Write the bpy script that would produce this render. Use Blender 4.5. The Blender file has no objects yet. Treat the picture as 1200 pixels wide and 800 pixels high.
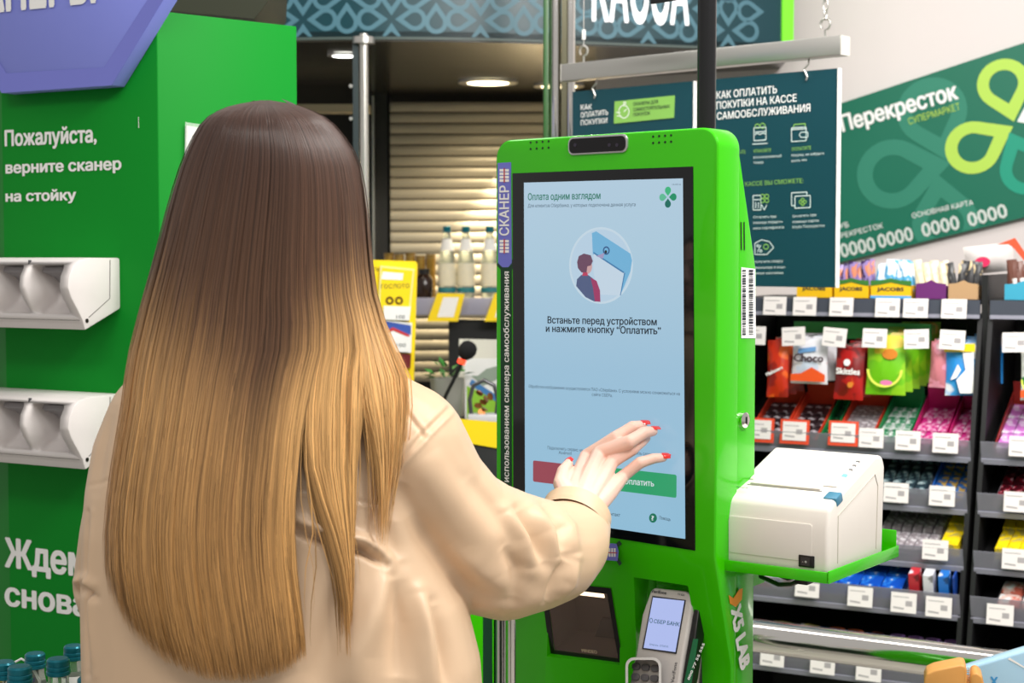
import bpy, bmesh, math, random
import numpy as np
from mathutils import Matrix, Vector, Euler, noise
random.seed(7); np.random.seed(7)
R = math.radians
SC = bpy.context.scene
COL = SC.collection

# ---------------------------------------------------------------- camera, world, lights, exposure
F = 1850.0; PITCH = math.atan(100.0 / F); CAMZ = 1.5
cd = bpy.data.cameras.new('camera'); cam = bpy.data.objects.new('camera', cd); COL.objects.link(cam)
cd.sensor_width = 36.0; cd.lens = F / 1200.0 * 36.0
cam.location = (0, 0, CAMZ); cam.rotation_euler = (R(90) - PITCH, 0, 0)
cd.clip_start = 0.05; cd.clip_end = 60
cd.dof.use_dof = True; cd.dof.focus_distance = 2.25; cd.dof.aperture_fstop = 8.0
SC.camera = cam
SC.view_settings.view_transform = 'Standard'; SC.view_settings.look = 'None'
SC.view_settings.gamma = 1.0; SC.view_settings.use_curve_mapping = False
SC.view_settings.exposure = 0.0

W = bpy.data.worlds.new('world'); SC.world = W; W.use_nodes = True
W.node_tree.nodes['Background'].inputs[0].default_value = (1.0, 0.965, 0.92, 1)
W.node_tree.nodes['Background'].inputs[1].default_value = 0.46

def area(name, loc, target, sx, sy, power, col=(1, 1, 1)):
    l = bpy.data.lights.new(name, 'AREA'); l.shape = 'RECTANGLE'; l.size = sx; l.size_y = sy
    l.energy = power; l.color = col
    o = bpy.data.objects.new(name, l); COL.objects.link(o); o.location = loc
    o.rotation_euler = (Vector(target) - Vector(loc)).to_track_quat('-Z', 'Y').to_euler()
    return o
area('ceiling_light_panel', (1.6, 0.9, 3.3), (0.2, 2.4, 1.1), 1.6, 0.6, 64, (1, 0.97, 0.93))
area('ceiling_light_panel', (-0.8, 0.2, 3.4), (-0.6, 2.4, 1.3), 1.8, 0.5, 30, (1, 0.96, 0.91))
area('ceiling_light_panel', (1.3, 2.2, 3.1), (1.5, 4.3, 0.9), 2.2, 0.5, 80, (1, 0.96, 0.92))
area('ceiling_light_panel', (-0.3, 3.6, 3.5), (0.1, 5.4, 1.6), 2.6, 0.5, 34, (1, 0.97, 0.93))

# ---------------------------------------------------------------- helpers
def ray(px, py):
    fw = Vector((0, math.cos(PITCH), -math.sin(PITCH))); up = Vector((0, math.sin(PITCH), math.cos(PITCH)))
    return fw + Vector((1, 0, 0)) * ((px - 600) / F) + up * ((400 - py) / F)
CO = Vector((0, 0, CAMZ))
def P(px, py, d):
    r = ray(px, py); return CO + r * (d / r.y)
class Frame:
    """an upright or leaning working plane: local X to the right, Y into the thing, Z up"""
    def __init__(s, o=None, yaw=0, lean=0, M=None):
        s.M = M.copy() if M is not None else Matrix.Translation(Vector(o)) @ Matrix.Rotation(R(yaw), 4, 'Z') @ Matrix.Rotation(R(lean), 4, 'X')
        s.I = s.M.inverted()
    def hit(s, px, py, val=0.0, axis=1):
        o = s.I @ CO; d = (s.I.to_3x3() @ ray(px, py)); t = (val - o[axis]) / d[axis]; return o + d * t
    def sub(s, loc=(0, 0, 0), rx=0, rz=0, ry=0):
        return Frame(M=s.M @ Matrix.Translation(Vector(loc)) @ Euler((R(rx), R(ry), R(rz))).to_matrix().to_4x4())
    def loc(s, w): return s.I @ Vector(w)

def lin(c):
    return tuple(((v / 255.0) / 12.92 if v <= 10 else ((v / 255.0 + 0.055) / 1.055) ** 2.4) for v in c)
MATS = {}
def mat(name, rgb=(200, 200, 200), rough=0.5, metal=0.0, emit=0.0, trans=0.0, ior=1.45, noise_amt=0.0, nscale=30.0, rgb2=None, coat=0.0, bump=0.0, spec=0.5, alpha=1.0):
    if name in MATS: return MATS[name]
    m = bpy.data.materials.new(name); m.use_nodes = True; nt = m.node_tree; b = nt.nodes['Principled BSDF']
    c = (*lin(rgb), 1)
    b.inputs['Base Color'].default_value = c; b.inputs['Roughness'].default_value = rough; b.inputs['Metallic'].default_value = metal
    b.inputs['IOR'].default_value = ior; b.inputs['Transmission Weight'].default_value = trans
    b.inputs['Coat Weight'].default_value = coat; b.inputs['Specular IOR Level'].default_value = spec
    b.inputs['Alpha'].default_value = alpha
    if emit > 0:
        b.inputs['Emission Color'].default_value = c; b.inputs['Emission Strength'].default_value = emit
        if name.startswith('ui_'): b.inputs['Base Color'].default_value = (.01, .01, .012, 1)
    tc = nt.nodes.new('ShaderNodeTexCoord'); nz = nt.nodes.new('ShaderNodeTexNoise'); nz.inputs['Scale'].default_value = nscale
    nz.inputs['Detail'].default_value = 4
    nt.links.new(tc.outputs['Object'], nz.inputs['Vector'])
    mx = nt.nodes.new('ShaderNodeMix'); mx.data_type = 'RGBA'
    c2 = (*lin(rgb2), 1) if rgb2 else tuple(v * 0.9 for v in c[:3]) + (1,)
    mx.inputs[6].default_value = c; mx.inputs[7].default_value = c2
    rp = nt.nodes.new('ShaderNodeMath'); rp.operation = 'MULTIPLY'; rp.inputs[1].default_value = (noise_amt if noise_amt else 0.15)
    nt.links.new(nz.outputs['Fac'], rp.inputs[0]); nt.links.new(rp.outputs[0], mx.inputs[0])
    if emit == 0: nt.links.new(mx.outputs[2], b.inputs['Base Color'])
    if bump:
        bp = nt.nodes.new('ShaderNodeBump'); bp.inputs['Strength'].default_value = bump; bp.inputs['Distance'].default_value = 0.002
        nt.links.new(nz.outputs['Fac'], bp.inputs['Height']); nt.links.new(bp.outputs[0], b.inputs['Normal'])
    MATS[name] = m; return m
def packmat(name, c1, c2, c3, scale=22.0, rough=0.35, t1=0.48, t2=0.6, stretch=(1, 1, 1), dark=None):
    """foil or carton with a busy print of three colours"""
    if name in MATS: return MATS[name]
    m = bpy.data.materials.new(name); m.use_nodes = True; nt = m.node_tree; b = nt.nodes['Principled BSDF']
    b.inputs['Roughness'].default_value = rough
    tc = nt.nodes.new('ShaderNodeTexCoord'); mp = nt.nodes.new('ShaderNodeMapping'); mp.inputs['Scale'].default_value = stretch
    mp.inputs['Location'].default_value = (len(name) * 0.37, len(name) * .11, 0.3)
    nz = nt.nodes.new('ShaderNodeTexNoise'); nz.inputs['Scale'].default_value = scale; nz.inputs['Detail'].default_value = 2
    nt.links.new(tc.outputs['Object'], mp.inputs[0]); nt.links.new(mp.outputs[0], nz.inputs['Vector'])
    cr = nt.nodes.new('ShaderNodeValToRGB'); e = cr.color_ramp.elements
    e[0].position = t1; e[0].color = (*lin(c1), 1); e[1].position = t1 + .03; e[1].color = (*lin(c2), 1)
    n = e.new(t2); n.color = (*lin(c2), 1); n = e.new(t2 + .03); n.color = (*lin(c3), 1)
    nt.links.new(nz.outputs['Fac'], cr.inputs[0]); nt.links.new(cr.outputs[0], b.inputs['Base Color'])
    MATS[name] = m; return m
def glass(name, tint=(235, 245, 240), rough=0.02, ior=1.45):
    return mat(name, tint, rough, trans=1.0, ior=ior)

def setp(o, label=None, cat=None, group=None, kind=None):
    if label: o['label'] = label
    if cat: o['category'] = cat
    if group: o['group'] = group
    if kind: o['kind'] = kind
    return o
def thing(name, label, cat, fr, group=None):
    o = bpy.data.objects.new(name, None); COL.objects.link(o); o.empty_display_size = 0.05
    o.matrix_basis = fr.M if isinstance(fr, Frame) else Matrix.Translation(Vector(fr)); return setp(o, label, cat, group)

class MB:
    def __init__(s): s.v = []; s.f = []; s.mi = []; s.m = 0
    def add(s, vs, fs, T=None):
        n = len(s.v)
        s.v += [tuple(T @ Vector(v)) if T is not None else tuple(v) for v in vs]
        s.f += [tuple(i + n for i in f) for f in fs]; s.mi += [s.m] * len(fs); return s
    def mi_(s, k): s.m = k; return s
    def box(s, x0, x1, y0, y1, z0, z1, T=None):
        vs = [(x0, y0, z0), (x1, y0, z0), (x1, y1, z0), (x0, y1, z0), (x0, y0, z1), (x1, y0, z1), (x1, y1, z1), (x0, y1, z1)]
        return s.add(vs, [(3, 2, 1, 0), (4, 5, 6, 7), (0, 1, 5, 4), (1, 2, 6, 5), (2, 3, 7, 6), (3, 0, 4, 7)], T)
    def prism(s, prof, x0, x1, T=None):
        """profile of (y, z) points, extruded along x; counter-clockwise seen from +x"""
        n = len(prof); vs = [(x0, y, z) for y, z in prof] + [(x1, y, z) for y, z in prof]
        fs = [tuple(range(n))[::-1], tuple(range(n, 2 * n))] + [(i, (i + 1) % n, n + (i + 1) % n, n + i) for i in range(n)]
        return s.add(vs, fs, T)
    def plate(s, pts, y0, y1, T=None):
        """outline of (x, z) points, thickened from y0 to y1"""
        n = len(pts); vs = [(x, y0, z) for x, z in pts] + [(x, y1, z) for x, z in pts]
        fs = [tuple(range(n)), tuple(range(n, 2 * n))[::-1]] + [(i, n + i, n + (i + 1) % n, (i + 1) % n) for i in range(n)]
        return s.add(vs, fs, T)
    def poly(s, pts, y=0.0, T=None):
        return s.add([(x, y, z) for x, z in pts], [tuple(range(len(pts)))], T)
    def ring(s, outer, inner, y=0.0, T=None):
        n = len(outer); vs = [(x, y, z) for x, z in outer] + [(x, y, z) for x, z in inner]
        return s.add(vs, [(i, (i + 1) % n, n + (i + 1) % n, n + i) for i in range(n)], T)
    def tube(s, pts, r, n=10, caps=True):
        pts = [Vector(p) for p in pts]; k = len(pts); rr = r if isinstance(r, (list, tuple)) else [r] * k
        vs = []; fs = []; prev = None
        for i, p in enumerate(pts):
            t = (pts[min(i + 1, k - 1)] - pts[max(i - 1, 0)]).normalized()
            if prev is None:
                a = Vector((0, 0, 1)) if abs(t.z) < .9 else Vector((1, 0, 0)); u = t.cross(a).normalized()
            else: u = (prev - t * prev.dot(t)).normalized()
            prev = u; w = t.cross(u)
            for j in range(n):
                an = 2 * math.pi * j / n; vs.append(tuple(p + (u * math.cos(an) + w * math.sin(an)) * rr[i]))
        for i in range(k - 1):
            for j in range(n):
                fs.append((i * n + j, i * n + (j + 1) % n, (i + 1) * n + (j + 1) % n, (i + 1) * n + j))
        if caps: fs.append(tuple(range(n))[::-1]); fs.append(tuple((k - 1) * n + j for j in range(n)))
        return s.add(vs, fs)
    def lathe(s, prof, n=20, T=None, caps=True):
        """profile of (r, z) turned about the z axis"""
        vs = []; fs = []; k = len(prof)
        for r, z in prof:
            for j in range(n):
                a = 2 * math.pi * j / n; vs.append((r * math.cos(a), r * math.sin(a), z))
        for i in range(k - 1):
            for j in range(n): fs.append((i * n + j, i * n + (j + 1) % n, (i + 1) * n + (j + 1) % n, (i + 1) * n + j))
        if caps and prof[0][0] > 1e-5: fs.append(tuple(range(n))[::-1])
        if caps and prof[-1][0] > 1e-5: fs.append(tuple((k - 1) * n + j for j in range(n)))
        return s.add(vs, fs, T)
    def build(s, name, mats, parent=None, bevel=0.0, segs=2, smooth=40, T=None, angle=30):
        me = bpy.data.meshes.new(name); me.from_pydata(s.v, [], s.f)
        ml = mats if isinstance(mats, (list, tuple)) else [mats]
        for m in ml: me.materials.append(m)
        me.polygons.foreach_set('material_index', s.mi)
        bm = bmesh.new(); bm.from_mesh(me)
        if T is not None: bmesh.ops.transform(bm, matrix=T, verts=bm.verts)
        if len(s.f) > 1: bmesh.ops.recalc_face_normals(bm, faces=bm.faces)
        if bevel > 0:
            bm.normal_update()
            es = [e for e in bm.edges if len(e.link_faces) == 2 and e.calc_face_angle(0) > R(angle)]
            bmesh.ops.bevel(bm, geom=es, offset=bevel, segments=segs, profile=0.5, affect='EDGES', clamp_overlap=True)
        bm.normal_update()
        if smooth:
            for f in bm.faces: f.smooth = True
            for e in bm.edges:
                if len(e.link_faces) == 2 and e.calc_face_angle(0) > R(smooth): e.smooth = False
        bm.to_mesh(me); bm.free(); me.update()
        o = bpy.data.objects.new(name, me); COL.objects.link(o)
        if parent is not None: o.parent = parent
        return o
def bake(o):
    """turn an object's modifiers into plain mesh"""
    dg = bpy.context.evaluated_depsgraph_get(); dg.update()
    me = bpy.data.meshes.new_from_object(o.evaluated_get(dg)); old = o.data; o.modifiers.clear(); o.data = me
    bpy.data.meshes.remove(old); return o
def cut(o, cutter):
    m = o.modifiers.new('cut', 'BOOLEAN'); m.operation = 'DIFFERENCE'; m.solver = 'EXACT'; m.object = cutter
    bake(o); me = cutter.data; bpy.data.objects.remove(cutter); bpy.data.meshes.remove(me)
    return o

_fc = bpy.data.curves.new('font', 'FONT'); _fo = bpy.data.objects.new('font', _fc); COL.objects.link(_fo); _fc.resolution_u = 2
_fc.fill_mode = 'NONE'
from mathutils.geometry import delaunay_2d_cdt
_GC = {}
def _glyph(ch):
    """filled outline of one letter: the font's contours overlap, so each outer contour is filled by itself with its own holes"""
    if ch in _GC: return _GC[ch]
    _fc.body = ch + '|'; dg = bpy.context.evaluated_depsgraph_get(); dg.update(); wide = bpy.data.meshes.new_from_object(_fo.evaluated_get(dg))
    adv = min([v.co.x for v in wide.vertices[-4:]]) if len(wide.vertices) else 0; bpy.data.meshes.remove(wide)
    _fc.body = ch; dg = bpy.context.evaluated_depsgraph_get(); dg.update(); me = bpy.data.meshes.new_from_object(_fo.evaluated_get(dg))
    nb = {}
    for e in me.edges:
        a, b = e.vertices; nb.setdefault(a, []).append(b); nb.setdefault(b, []).append(a)
    co = [(v.co.x, v.co.y) for v in me.vertices]; loops = []; seen = set()
    for s in range(len(co)):
        if s in seen or s not in nb: continue
        lp = [s]; seen.add(s); cur = s
        while True:
            nx = [k for k in nb[cur] if k not in seen]
            if not nx: break
            nx_ = cur + 1 if cur + 1 in nx else nx[0]; cur = nx_; seen.add(cur); lp.append(cur)
        if len(lp) > 2: loops.append([co[k] for k in lp])
    bpy.data.meshes.remove(me)
    vs = []; fs = []
    if loops:
        pts = [Vector(p) for l in loops for p in l]; ed = []; k = 0
        for l in loops: ed += [(k + i, k + (i + 1) % len(l)) for i in range(len(l))]; k += len(l)
        ov, _, of, _, _, _ = delaunay_2d_cdt(pts, ed, [], 0, 1e-6)
        for f in of:
            cx = sum(ov[i].x for i in f) / len(f); cy = sum(ov[i].y for i in f) / len(f); wn = 0
            for l in loops:
                for i in range(len(l)):
                    p, q = l[i - 1], l[i]
                    if (p[1] <= cy) != (q[1] <= cy):
                        if p[0] + (cy - p[1]) * (q[0] - p[0]) / (q[1] - p[1]) > cx: wn += 1 if q[1] > p[1] else -1
            if wn: fs.append(tuple(f))
        vs = [(v.x, v.y) for v in ov]
    _GC[ch] = (vs, fs, adv); return _GC[ch]
def _glyphs(body, bold=0.0, shear=0.0, space=1.0, thick=0.0):
    base = []; ff0 = []; x0 = 0.0
    for ch in body:
        if ch == ' ': x0 += .26 * space; continue
        v, f, adv = _glyph(ch); n = len(base); base += [(x + x0, y) for x, y in v]; ff0 += [tuple(i + n for i in t) for t in f]; x0 += (adv - _BAR) * space
    vs = []; ff = []; b = bold * .8; n = len(base)
    for k, (dx, dz) in enumerate(((0, 0), (-b, 0), (b, 0), (-b * .6, b * .6), (b * .6, b * .6), (-b * .6, -b * .6), (b * .6, -b * .6)) if bold > 0 else ((0, 0),)):
        vs += [(x + dx, y + dz, k * .00003) for x, y in base]; ff += [tuple(i + k * n for i in f) for f in ff0]
    me = bpy.data.meshes.new('lettering'); me.from_pydata(vs, [], ff); me.update(); return me
_fc.body = '|'; _dg = bpy.context.evaluated_depsgraph_get(); _dg.update(); _mm = bpy.data.meshes.new_from_object(_fo.evaluated_get(_dg)); _BAR = min(v.co.x for v in _mm.vertices)
_m = _glyphs('Н'); CAP = max(v.co.y for v in _m.vertices); bpy.data.meshes.remove(_m)
def text(body, parent, m, x, z, w, h=None, y=-0.0006, rot=0.0, bold=0.0, shear=0.0, name='lettering', thick=0.0, center=False, M=None):
    """flat lettering in the local XZ plane; (x, z) baseline start, w overall width, h height of the capitals"""
    me = _glyphs(body, bold, shear, thick=thick)
    n = len(me.vertices); co = np.empty(n * 3); me.vertices.foreach_get('co', co); co = co.reshape(-1, 3)
    x0, x1 = co[:, 0].min(), co[:, 0].max(); sx = w / (x1 - x0); sz = (h / CAP) if h else sx
    c = np.empty_like(co); X = (co[:, 0] - x0) * sx - (w / 2 if center else 0); Z = co[:, 1] * sz
    a = R(rot); c[:, 0] = x + X * math.cos(a) - Z * math.sin(a); c[:, 2] = z + X * math.sin(a) + Z * math.cos(a); c[:, 1] = y - co[:, 2]
    me.vertices.foreach_set('co', c.ravel()); me.materials.clear(); me.materials.append(m); me.update()
    o = bpy.data.objects.new(name, me); COL.objects.link(o)
    if parent is not None: o.parent = parent
    if M is not None: o.matrix_basis = M
    return o
def ftext(fr, body, parent, m, a, b, cap, y=-0.0006, **k):
    """lettering whose baseline runs between two sight lines on a frame's plane"""
    A = fr.hit(*a); B = fr.hit(*b); C = fr.hit(a[0], a[1] - cap)
    d = B - A
    return text(body, parent, m, A.x, A.z, math.hypot(d.x, d.z), (C - A).length, y=y, rot=math.degrees(math.atan2(d.z, d.x)), **k)
def drop(cx, cz, r, ang, k=1.0, tip=1.6, n=20):
    """teardrop outline, its point towards ang (degrees)"""
    pts = []; a0 = math.acos(1 / tip)
    for i in range(n + 1):
        t = a0 + (2 * math.pi - 2 * a0) * i / n; pts.append((r * k * math.cos(t), r * k * math.sin(t)))
    pts.append((r * k * tip * (1 if k == 1 else 0.96), 0))
    a = R(ang); return [(cx + x * math.cos(a) - z * math.sin(a), cz + x * math.sin(a) + z * math.cos(a)) for x, z in pts]
def circle(cx, cz, r, n=28, rz=None):
    return [(cx + r * math.cos(2 * math.pi * i / n), cz + (rz or r) * math.sin(2 * math.pi * i / n)) for i in range(n)]
def rrect(x0, x1, z0, z1, r, n=5):
    pts = []
    for cx, cz, a in ((x1 - r, z0 + r, -90), (x1 - r, z1 - r, 0), (x0 + r, z1 - r, 90), (x0 + r, z0 + r, 180)):
        for i in range(n + 1):
            t = R(a + 90 * i / n); pts.append((cx + r * math.cos(t), cz + r * math.sin(t)))
    return pts
def quad(fr, pts, y=0.0):
    return [(h.x, h.z) for h in (fr.hit(px, py, y) for px, py in pts)]

white_print = mat('white_print', (242, 242, 240), 0.6)
dark_print = mat('dark_print', (40, 48, 55), 0.6)
chrome = mat('chrome', (235, 232, 228), 0.08, 1.0)
alu = mat('brushed_aluminium', (205, 203, 198), 0.32, 0.9, nscale=120)
black_plastic = mat('black_plastic', (18, 18, 20), 0.35)
black_metal = mat('black_powder_coat', (26, 27, 29), 0.45)
# ================================================================ setting
floor_m = mat('floor_tile', (170, 165, 158), 0.3, noise_amt=.3)
o = MB().box(-6, 8, -1.5, 9, -0.1, 0).build('floor', floor_m); setp(o, kind='structure')
tl = MB()
for i in range(20): tl.box(-6 + i * .6, -6 + i * .6 + .004, -1.5, 9, 0, .0006)
for i in range(17): tl.box(-6, 6, -1.5 + i * .6, -1.5 + i * .6 + .004, 0, .0006)
setp(tl.build('floor_joint', mat('grout', (110, 106, 100), .8), o), kind='stuff')
WF = Frame(P(1000, 250, 5.6), -27.2); WF = Frame((WF.M.translation.x, WF.M.translation.y, 0), -27.2)
wall_m = mat('white_wall_paint', (222, 214, 212), 0.75)
wl = MB().box(-1.0, 3.2, 0, 0.15, 0, 3.6, WF.M).build('wall_back', wall_m); setp(wl, kind='structure')
BF = WF
# banner: a giant club card on the wall
card_g = mat('banner_green', (8, 106, 82), 0.45); lime = mat('banner_lime', (176, 214, 84), .5); teal_b = mat('banner_teal', (20, 150, 122), .5); dim_g = mat('banner_dim_green', (42, 128, 104), .5)
bn = thing('wall_banner', 'big tilted dark green club card banner with lime petals on the white wall', 'banner', BF)
q = quad(BF, [(940, 318), (1215, 251), (1215, 45), (940, 136)], -0.03)
MB().plate(q, -0.03, -0.004).build('board', card_g, bn)
def px_unit(fr, px, py): return abs(fr.hit(px + 1, py).x - fr.hit(px, py).x)
u_ = px_unit(BF, 1080, 180)
def petal(px, py, r, ang, m, nm, kin=.55, y=-0.0312):
    h = BF.hit(px, py, -0.03); sx = 1 / math.cos(R(27.2)) * .93
    ln = lambda p, q_, x: p[1] + (q_[1] - p[1]) * (x - p[0]) / (q_[0] - p[0])
    def f(pts):
        out = []
        for x, z in pts:
            X_ = h.x + x * sx; Z_ = h.z + z; out.append((X_, min(max(Z_, ln(q[0], q[1], X_) + .004), ln(q[3], q[2], X_) - .004)))
        return out
    rr = r * 5.3 / F
    MB().ring(f(drop(0, 0, rr, ang)), f(drop(0, 0, rr, ang, kin))).build(nm, m, bn, T=Matrix.Translation((0, y, 0)))
petal(1176, 98, 29, -75, lime, 'lime_petal'); petal(1140, 173, 31, 28, lime, 'lime_petal', y=-.0314)
petal(1204, 198, 30, 115, teal_b, 'teal_petal', y=-.0316); petal(1240, 120, 30, 205, mat('banner_white', (235, 240, 235), .5), 'white_petal')
petal(1046, 204, 42, 10, dim_g, 'pale_petal'); petal(1092, 130, 40, -72, dim_g, 'pale_petal', y=-.0308); petal(1108, 262, 38, 100, dim_g, 'pale_petal', y=-.0309)
ftext(BF, 'Перекресток', bn, white_print, (990, 155), (1126, 116), 19, y=-.033, bold=.05)
ftext(BF, 'СУПЕРМАРКЕТ', bn, lime, (1068, 147), (1128, 129), 8, y=-.033)
ftext(BF, 'ОСНОВНАЯ КАРТА', bn, white_print, (1072, 256), (1143, 240), 6, y=-.033)
ftext(BF, 'КЛУБ', bn, white_print, (974, 270), (998, 266), 6, y=-.033)
ftext(BF, 'ПЕРЕКРЕСТОК', bn, white_print, (978, 282), (1038, 267), 6, y=-.033)
grey_print = mat('silver_print', (205, 214, 208), .5)
for a, b in (((945, 312), (979, 304)), ((989, 302), (1030, 293)), ((1033, 291), (1074, 281)), ((1084, 278), (1128, 268)), ((1138, 266), (1184, 254))):
    ftext(BF, '0000', bn, grey_print, a, b, 17, y=-.033, bold=.03)

# ---------------------------------------------------------------- booth with curved fascia, soffit and shutter
teal_f = mat('fascia_teal', (18, 64, 72), 0.3, rgb2=(10, 50, 60), noise_amt=1.0, nscale=1.2); petal_f = mat('fascia_petal_blue', (70, 112, 126), .4)
booth = thing('kiosk_booth', 'dark booth with curved teal petal-patterned fascia, soffit and roller shutter', 'booth', (0, 5.6, 0))
BI = Matrix.Translation((0, -5.6, 0))
zb = P(450, 44, 5.0).z
def arcp(s, z, off=0.0):  # s metres along the curve
    Rr = 1.9; cx, cy = -.42, 5.0 + Rr; a = s / Rr - math.pi / 2 - .12
    if s > .75:  # flat tangent run to the right
        a0 = .75 / Rr - math.pi / 2 - .12; t = Vector((-math.sin(a0), math.cos(a0), 0)); p = Vector((cx + Rr * math.cos(a0), cy + Rr * math.sin(a0), 0)) + t * (s - .75)
        n = Vector((math.cos(a0), math.sin(a0), 0)); p += n * off; return Vector((p.x, p.y, z))
    return Vector((cx + (Rr + off) * math.cos(a), cy + (Rr + off) * math.sin(a), z))
SS = [-.9 + .05 * i for i in range(63)]
def arc_strip(z0, z1, o0, o1, s0=-.9, s1=2.2, name='fascia', m=None, par=booth):
    g = MB(); ss = [s for s in SS if s0 <= s <= s1 + 1e-6]; k = len(ss); vs = []
    for s_ in ss:
        for z, o_ in ((z0, o0), (z1, o0), (z1, o1), (z0, o1)): vs.append(tuple(arcp(s_, z, o_)))
    fs = [(i * 4 + j, (i + 1) * 4 + j, (i + 1) * 4 + (j + 1) % 4, i * 4 + (j + 1) % 4) for i in range(k - 1) for j in range(4)] + [(0, 1, 2, 3), tuple((k - 1) * 4 + j for j in range(4))]
    g.add(vs, fs); return g.build(name, m, par, T=BI)
# where the fascia ends on the right (sight line 915): march along the curve
def s_at(px):
    best = min(np.arange(-.9, 4, .005), key=lambda s: abs((lambda p: 600 + F * p.x / (p.y * math.cos(PITCH) + (CAMZ - p.z) * math.sin(PITCH)))(arcp(s, zb)) - px)); return float(best)
s_end = s_at(915); SS = list(np.arange(-.9, s_end, .05)) + [s_end, s_end + .04]
fas = arc_strip(zb, zb + .9, 0, -.05, s1=s_end, m=teal_f)
def curved(g, y, name, m, par):
    """lay flat (s, z) artwork on the curved face"""
    vs = [tuple(arcp(v[0], v[2], y)) for v in g.v]; g.v = vs; return g.build(name, m, par, T=BI)
g = MB()
for zi in range(0, 8):
    for si in range(-4, 14):
        cx = si * .28 + (.14 if zi % 2 else 0) - .01; cz = zb + .057 + (zi // 2) * .2 + (.065 if zi % 2 else 0)
        if cx > 1.5 and cz > zb + .30: continue
        for an in (0, 90, 180, 270):
            px0, pz0 = cx + math.cos(R(an)) * .074, cz + math.sin(R(an)) * .074
            if px0 > s_end - .06 or (an == 90 and zi % 2 == 0 and False): continue
            A = drop(px0, pz0, .036, an + 180, 1, 1.75, 14); B = drop(px0, pz0, .036, an + 180, .60, 1.75, 14); lo_z = zb + .004
            A = [(x, max(z, lo_z)) for x, z in A]; B = [(x, max(z, lo_z)) for x, z in B]
            g.ring(A, B)
setp(curved(g, .0012, 'petal_pattern', petal_f, fas), kind='stuff')
arc_strip(zb - .002, zb + .92, .012, -.06, s0=s_end - .001, s1=s_end + .05, name='green_edge_strip', m=mat('lime_edge', (110, 210, 40), .4, emit=.35))
# КАССА letters, raised, white, on the fascia
kt = _glyphs('КАССА', .035, 0, 1.02, .0)
co = [v.co.copy() for v in kt.vertices]; x0 = min(c.x for c in co); x1 = max(c.x for c in co)
sA, sB = s_at(692), s_at(806); zk = P(700, 30, arcp(sA, zb).y).z
for v, c in zip(kt.vertices, co):
    s_ = sA + (c.x - x0) / (x1 - x0) * (sB - sA); v.co = BI @ arcp(s_, zk + .018 + c.y / CAP * .225, .006)
kt.materials.clear(); kt.materials.append(mat('lit_letter_white', (250, 250, 250), .5, emit=.5)); ko = bpy.data.objects.new('sign_lettering', kt); COL.objects.link(ko); ko.parent = booth
# soffit, back, shutter
soff_m = mat('glossy_dark_soffit', (52, 50, 42), .22, noise_amt=.5, nscale=3)
pts = [tuple((arcp(s, zb - .012))) for s in SS]; ring_ = [(p[0], p[1]) for p in pts]
far = [(ring_[-1][0] + .2, 7.9), (-2.6, 7.9)]
outl = ring_ + far; n = len(outl)
g = MB().add([(x, y, zb - .012) for x, y in outl] + [(x, y, zb + .02) for x, y in outl], [tuple(range(n)), tuple(range(n, 2 * n))] + [(i, (i + 1) % n, n + (i + 1) % n, n + i) for i in range(n)])
g.build('soffit', soff_m, booth, T=BI)
arc_strip(zb - .006, zb + .002, .004, -.03, name='fascia_trim', m=mat('trim_dark_teal', (70, 84, 80), .4), s1=s_end)
dark_in = mat('booth_interior', (34, 33, 30), .5)
yb = 6.7
def bx(name, m, p0, p1, y0, y1, par=booth, bev=0.0, d=None):
    """box whose front spans two sight lines at depth y0"""
    a = P(*p0, y0); b = P(*p1, y0); lo = sorted((a.x, b.x)); lz = sorted((a.z, b.z))
    return MB().box(lo[0], lo[1], y0, y1, max(lz[0], 0.0), lz[1]).build(name, m, par, bevel=bev, T=(BI if par is booth else None))
bx('back_panel', dark_in, (300, 60), (930, 900), 7.4, 7.5)
bx('door_frame', mat('dark_frame', (28, 28, 27), .4), (430, 60), (457, 900), 6.6, 6.75)
bx('frame_edge', alu, (436, 112), (440, 600), 6.55, 6.6)
bx('ledge', mat('ledge_beige', (190, 180, 150), .5, emit=.0), (330, 122), (432, 131), 6.3, 6.4)
bx('ledge_reflection', mat('reflection_brown', (96, 86, 72), .5), (340, 100), (432, 106), 6.9, 6.95)  # bar standing in for the reflection of the pale ledge line, coloured dimmer
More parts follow.
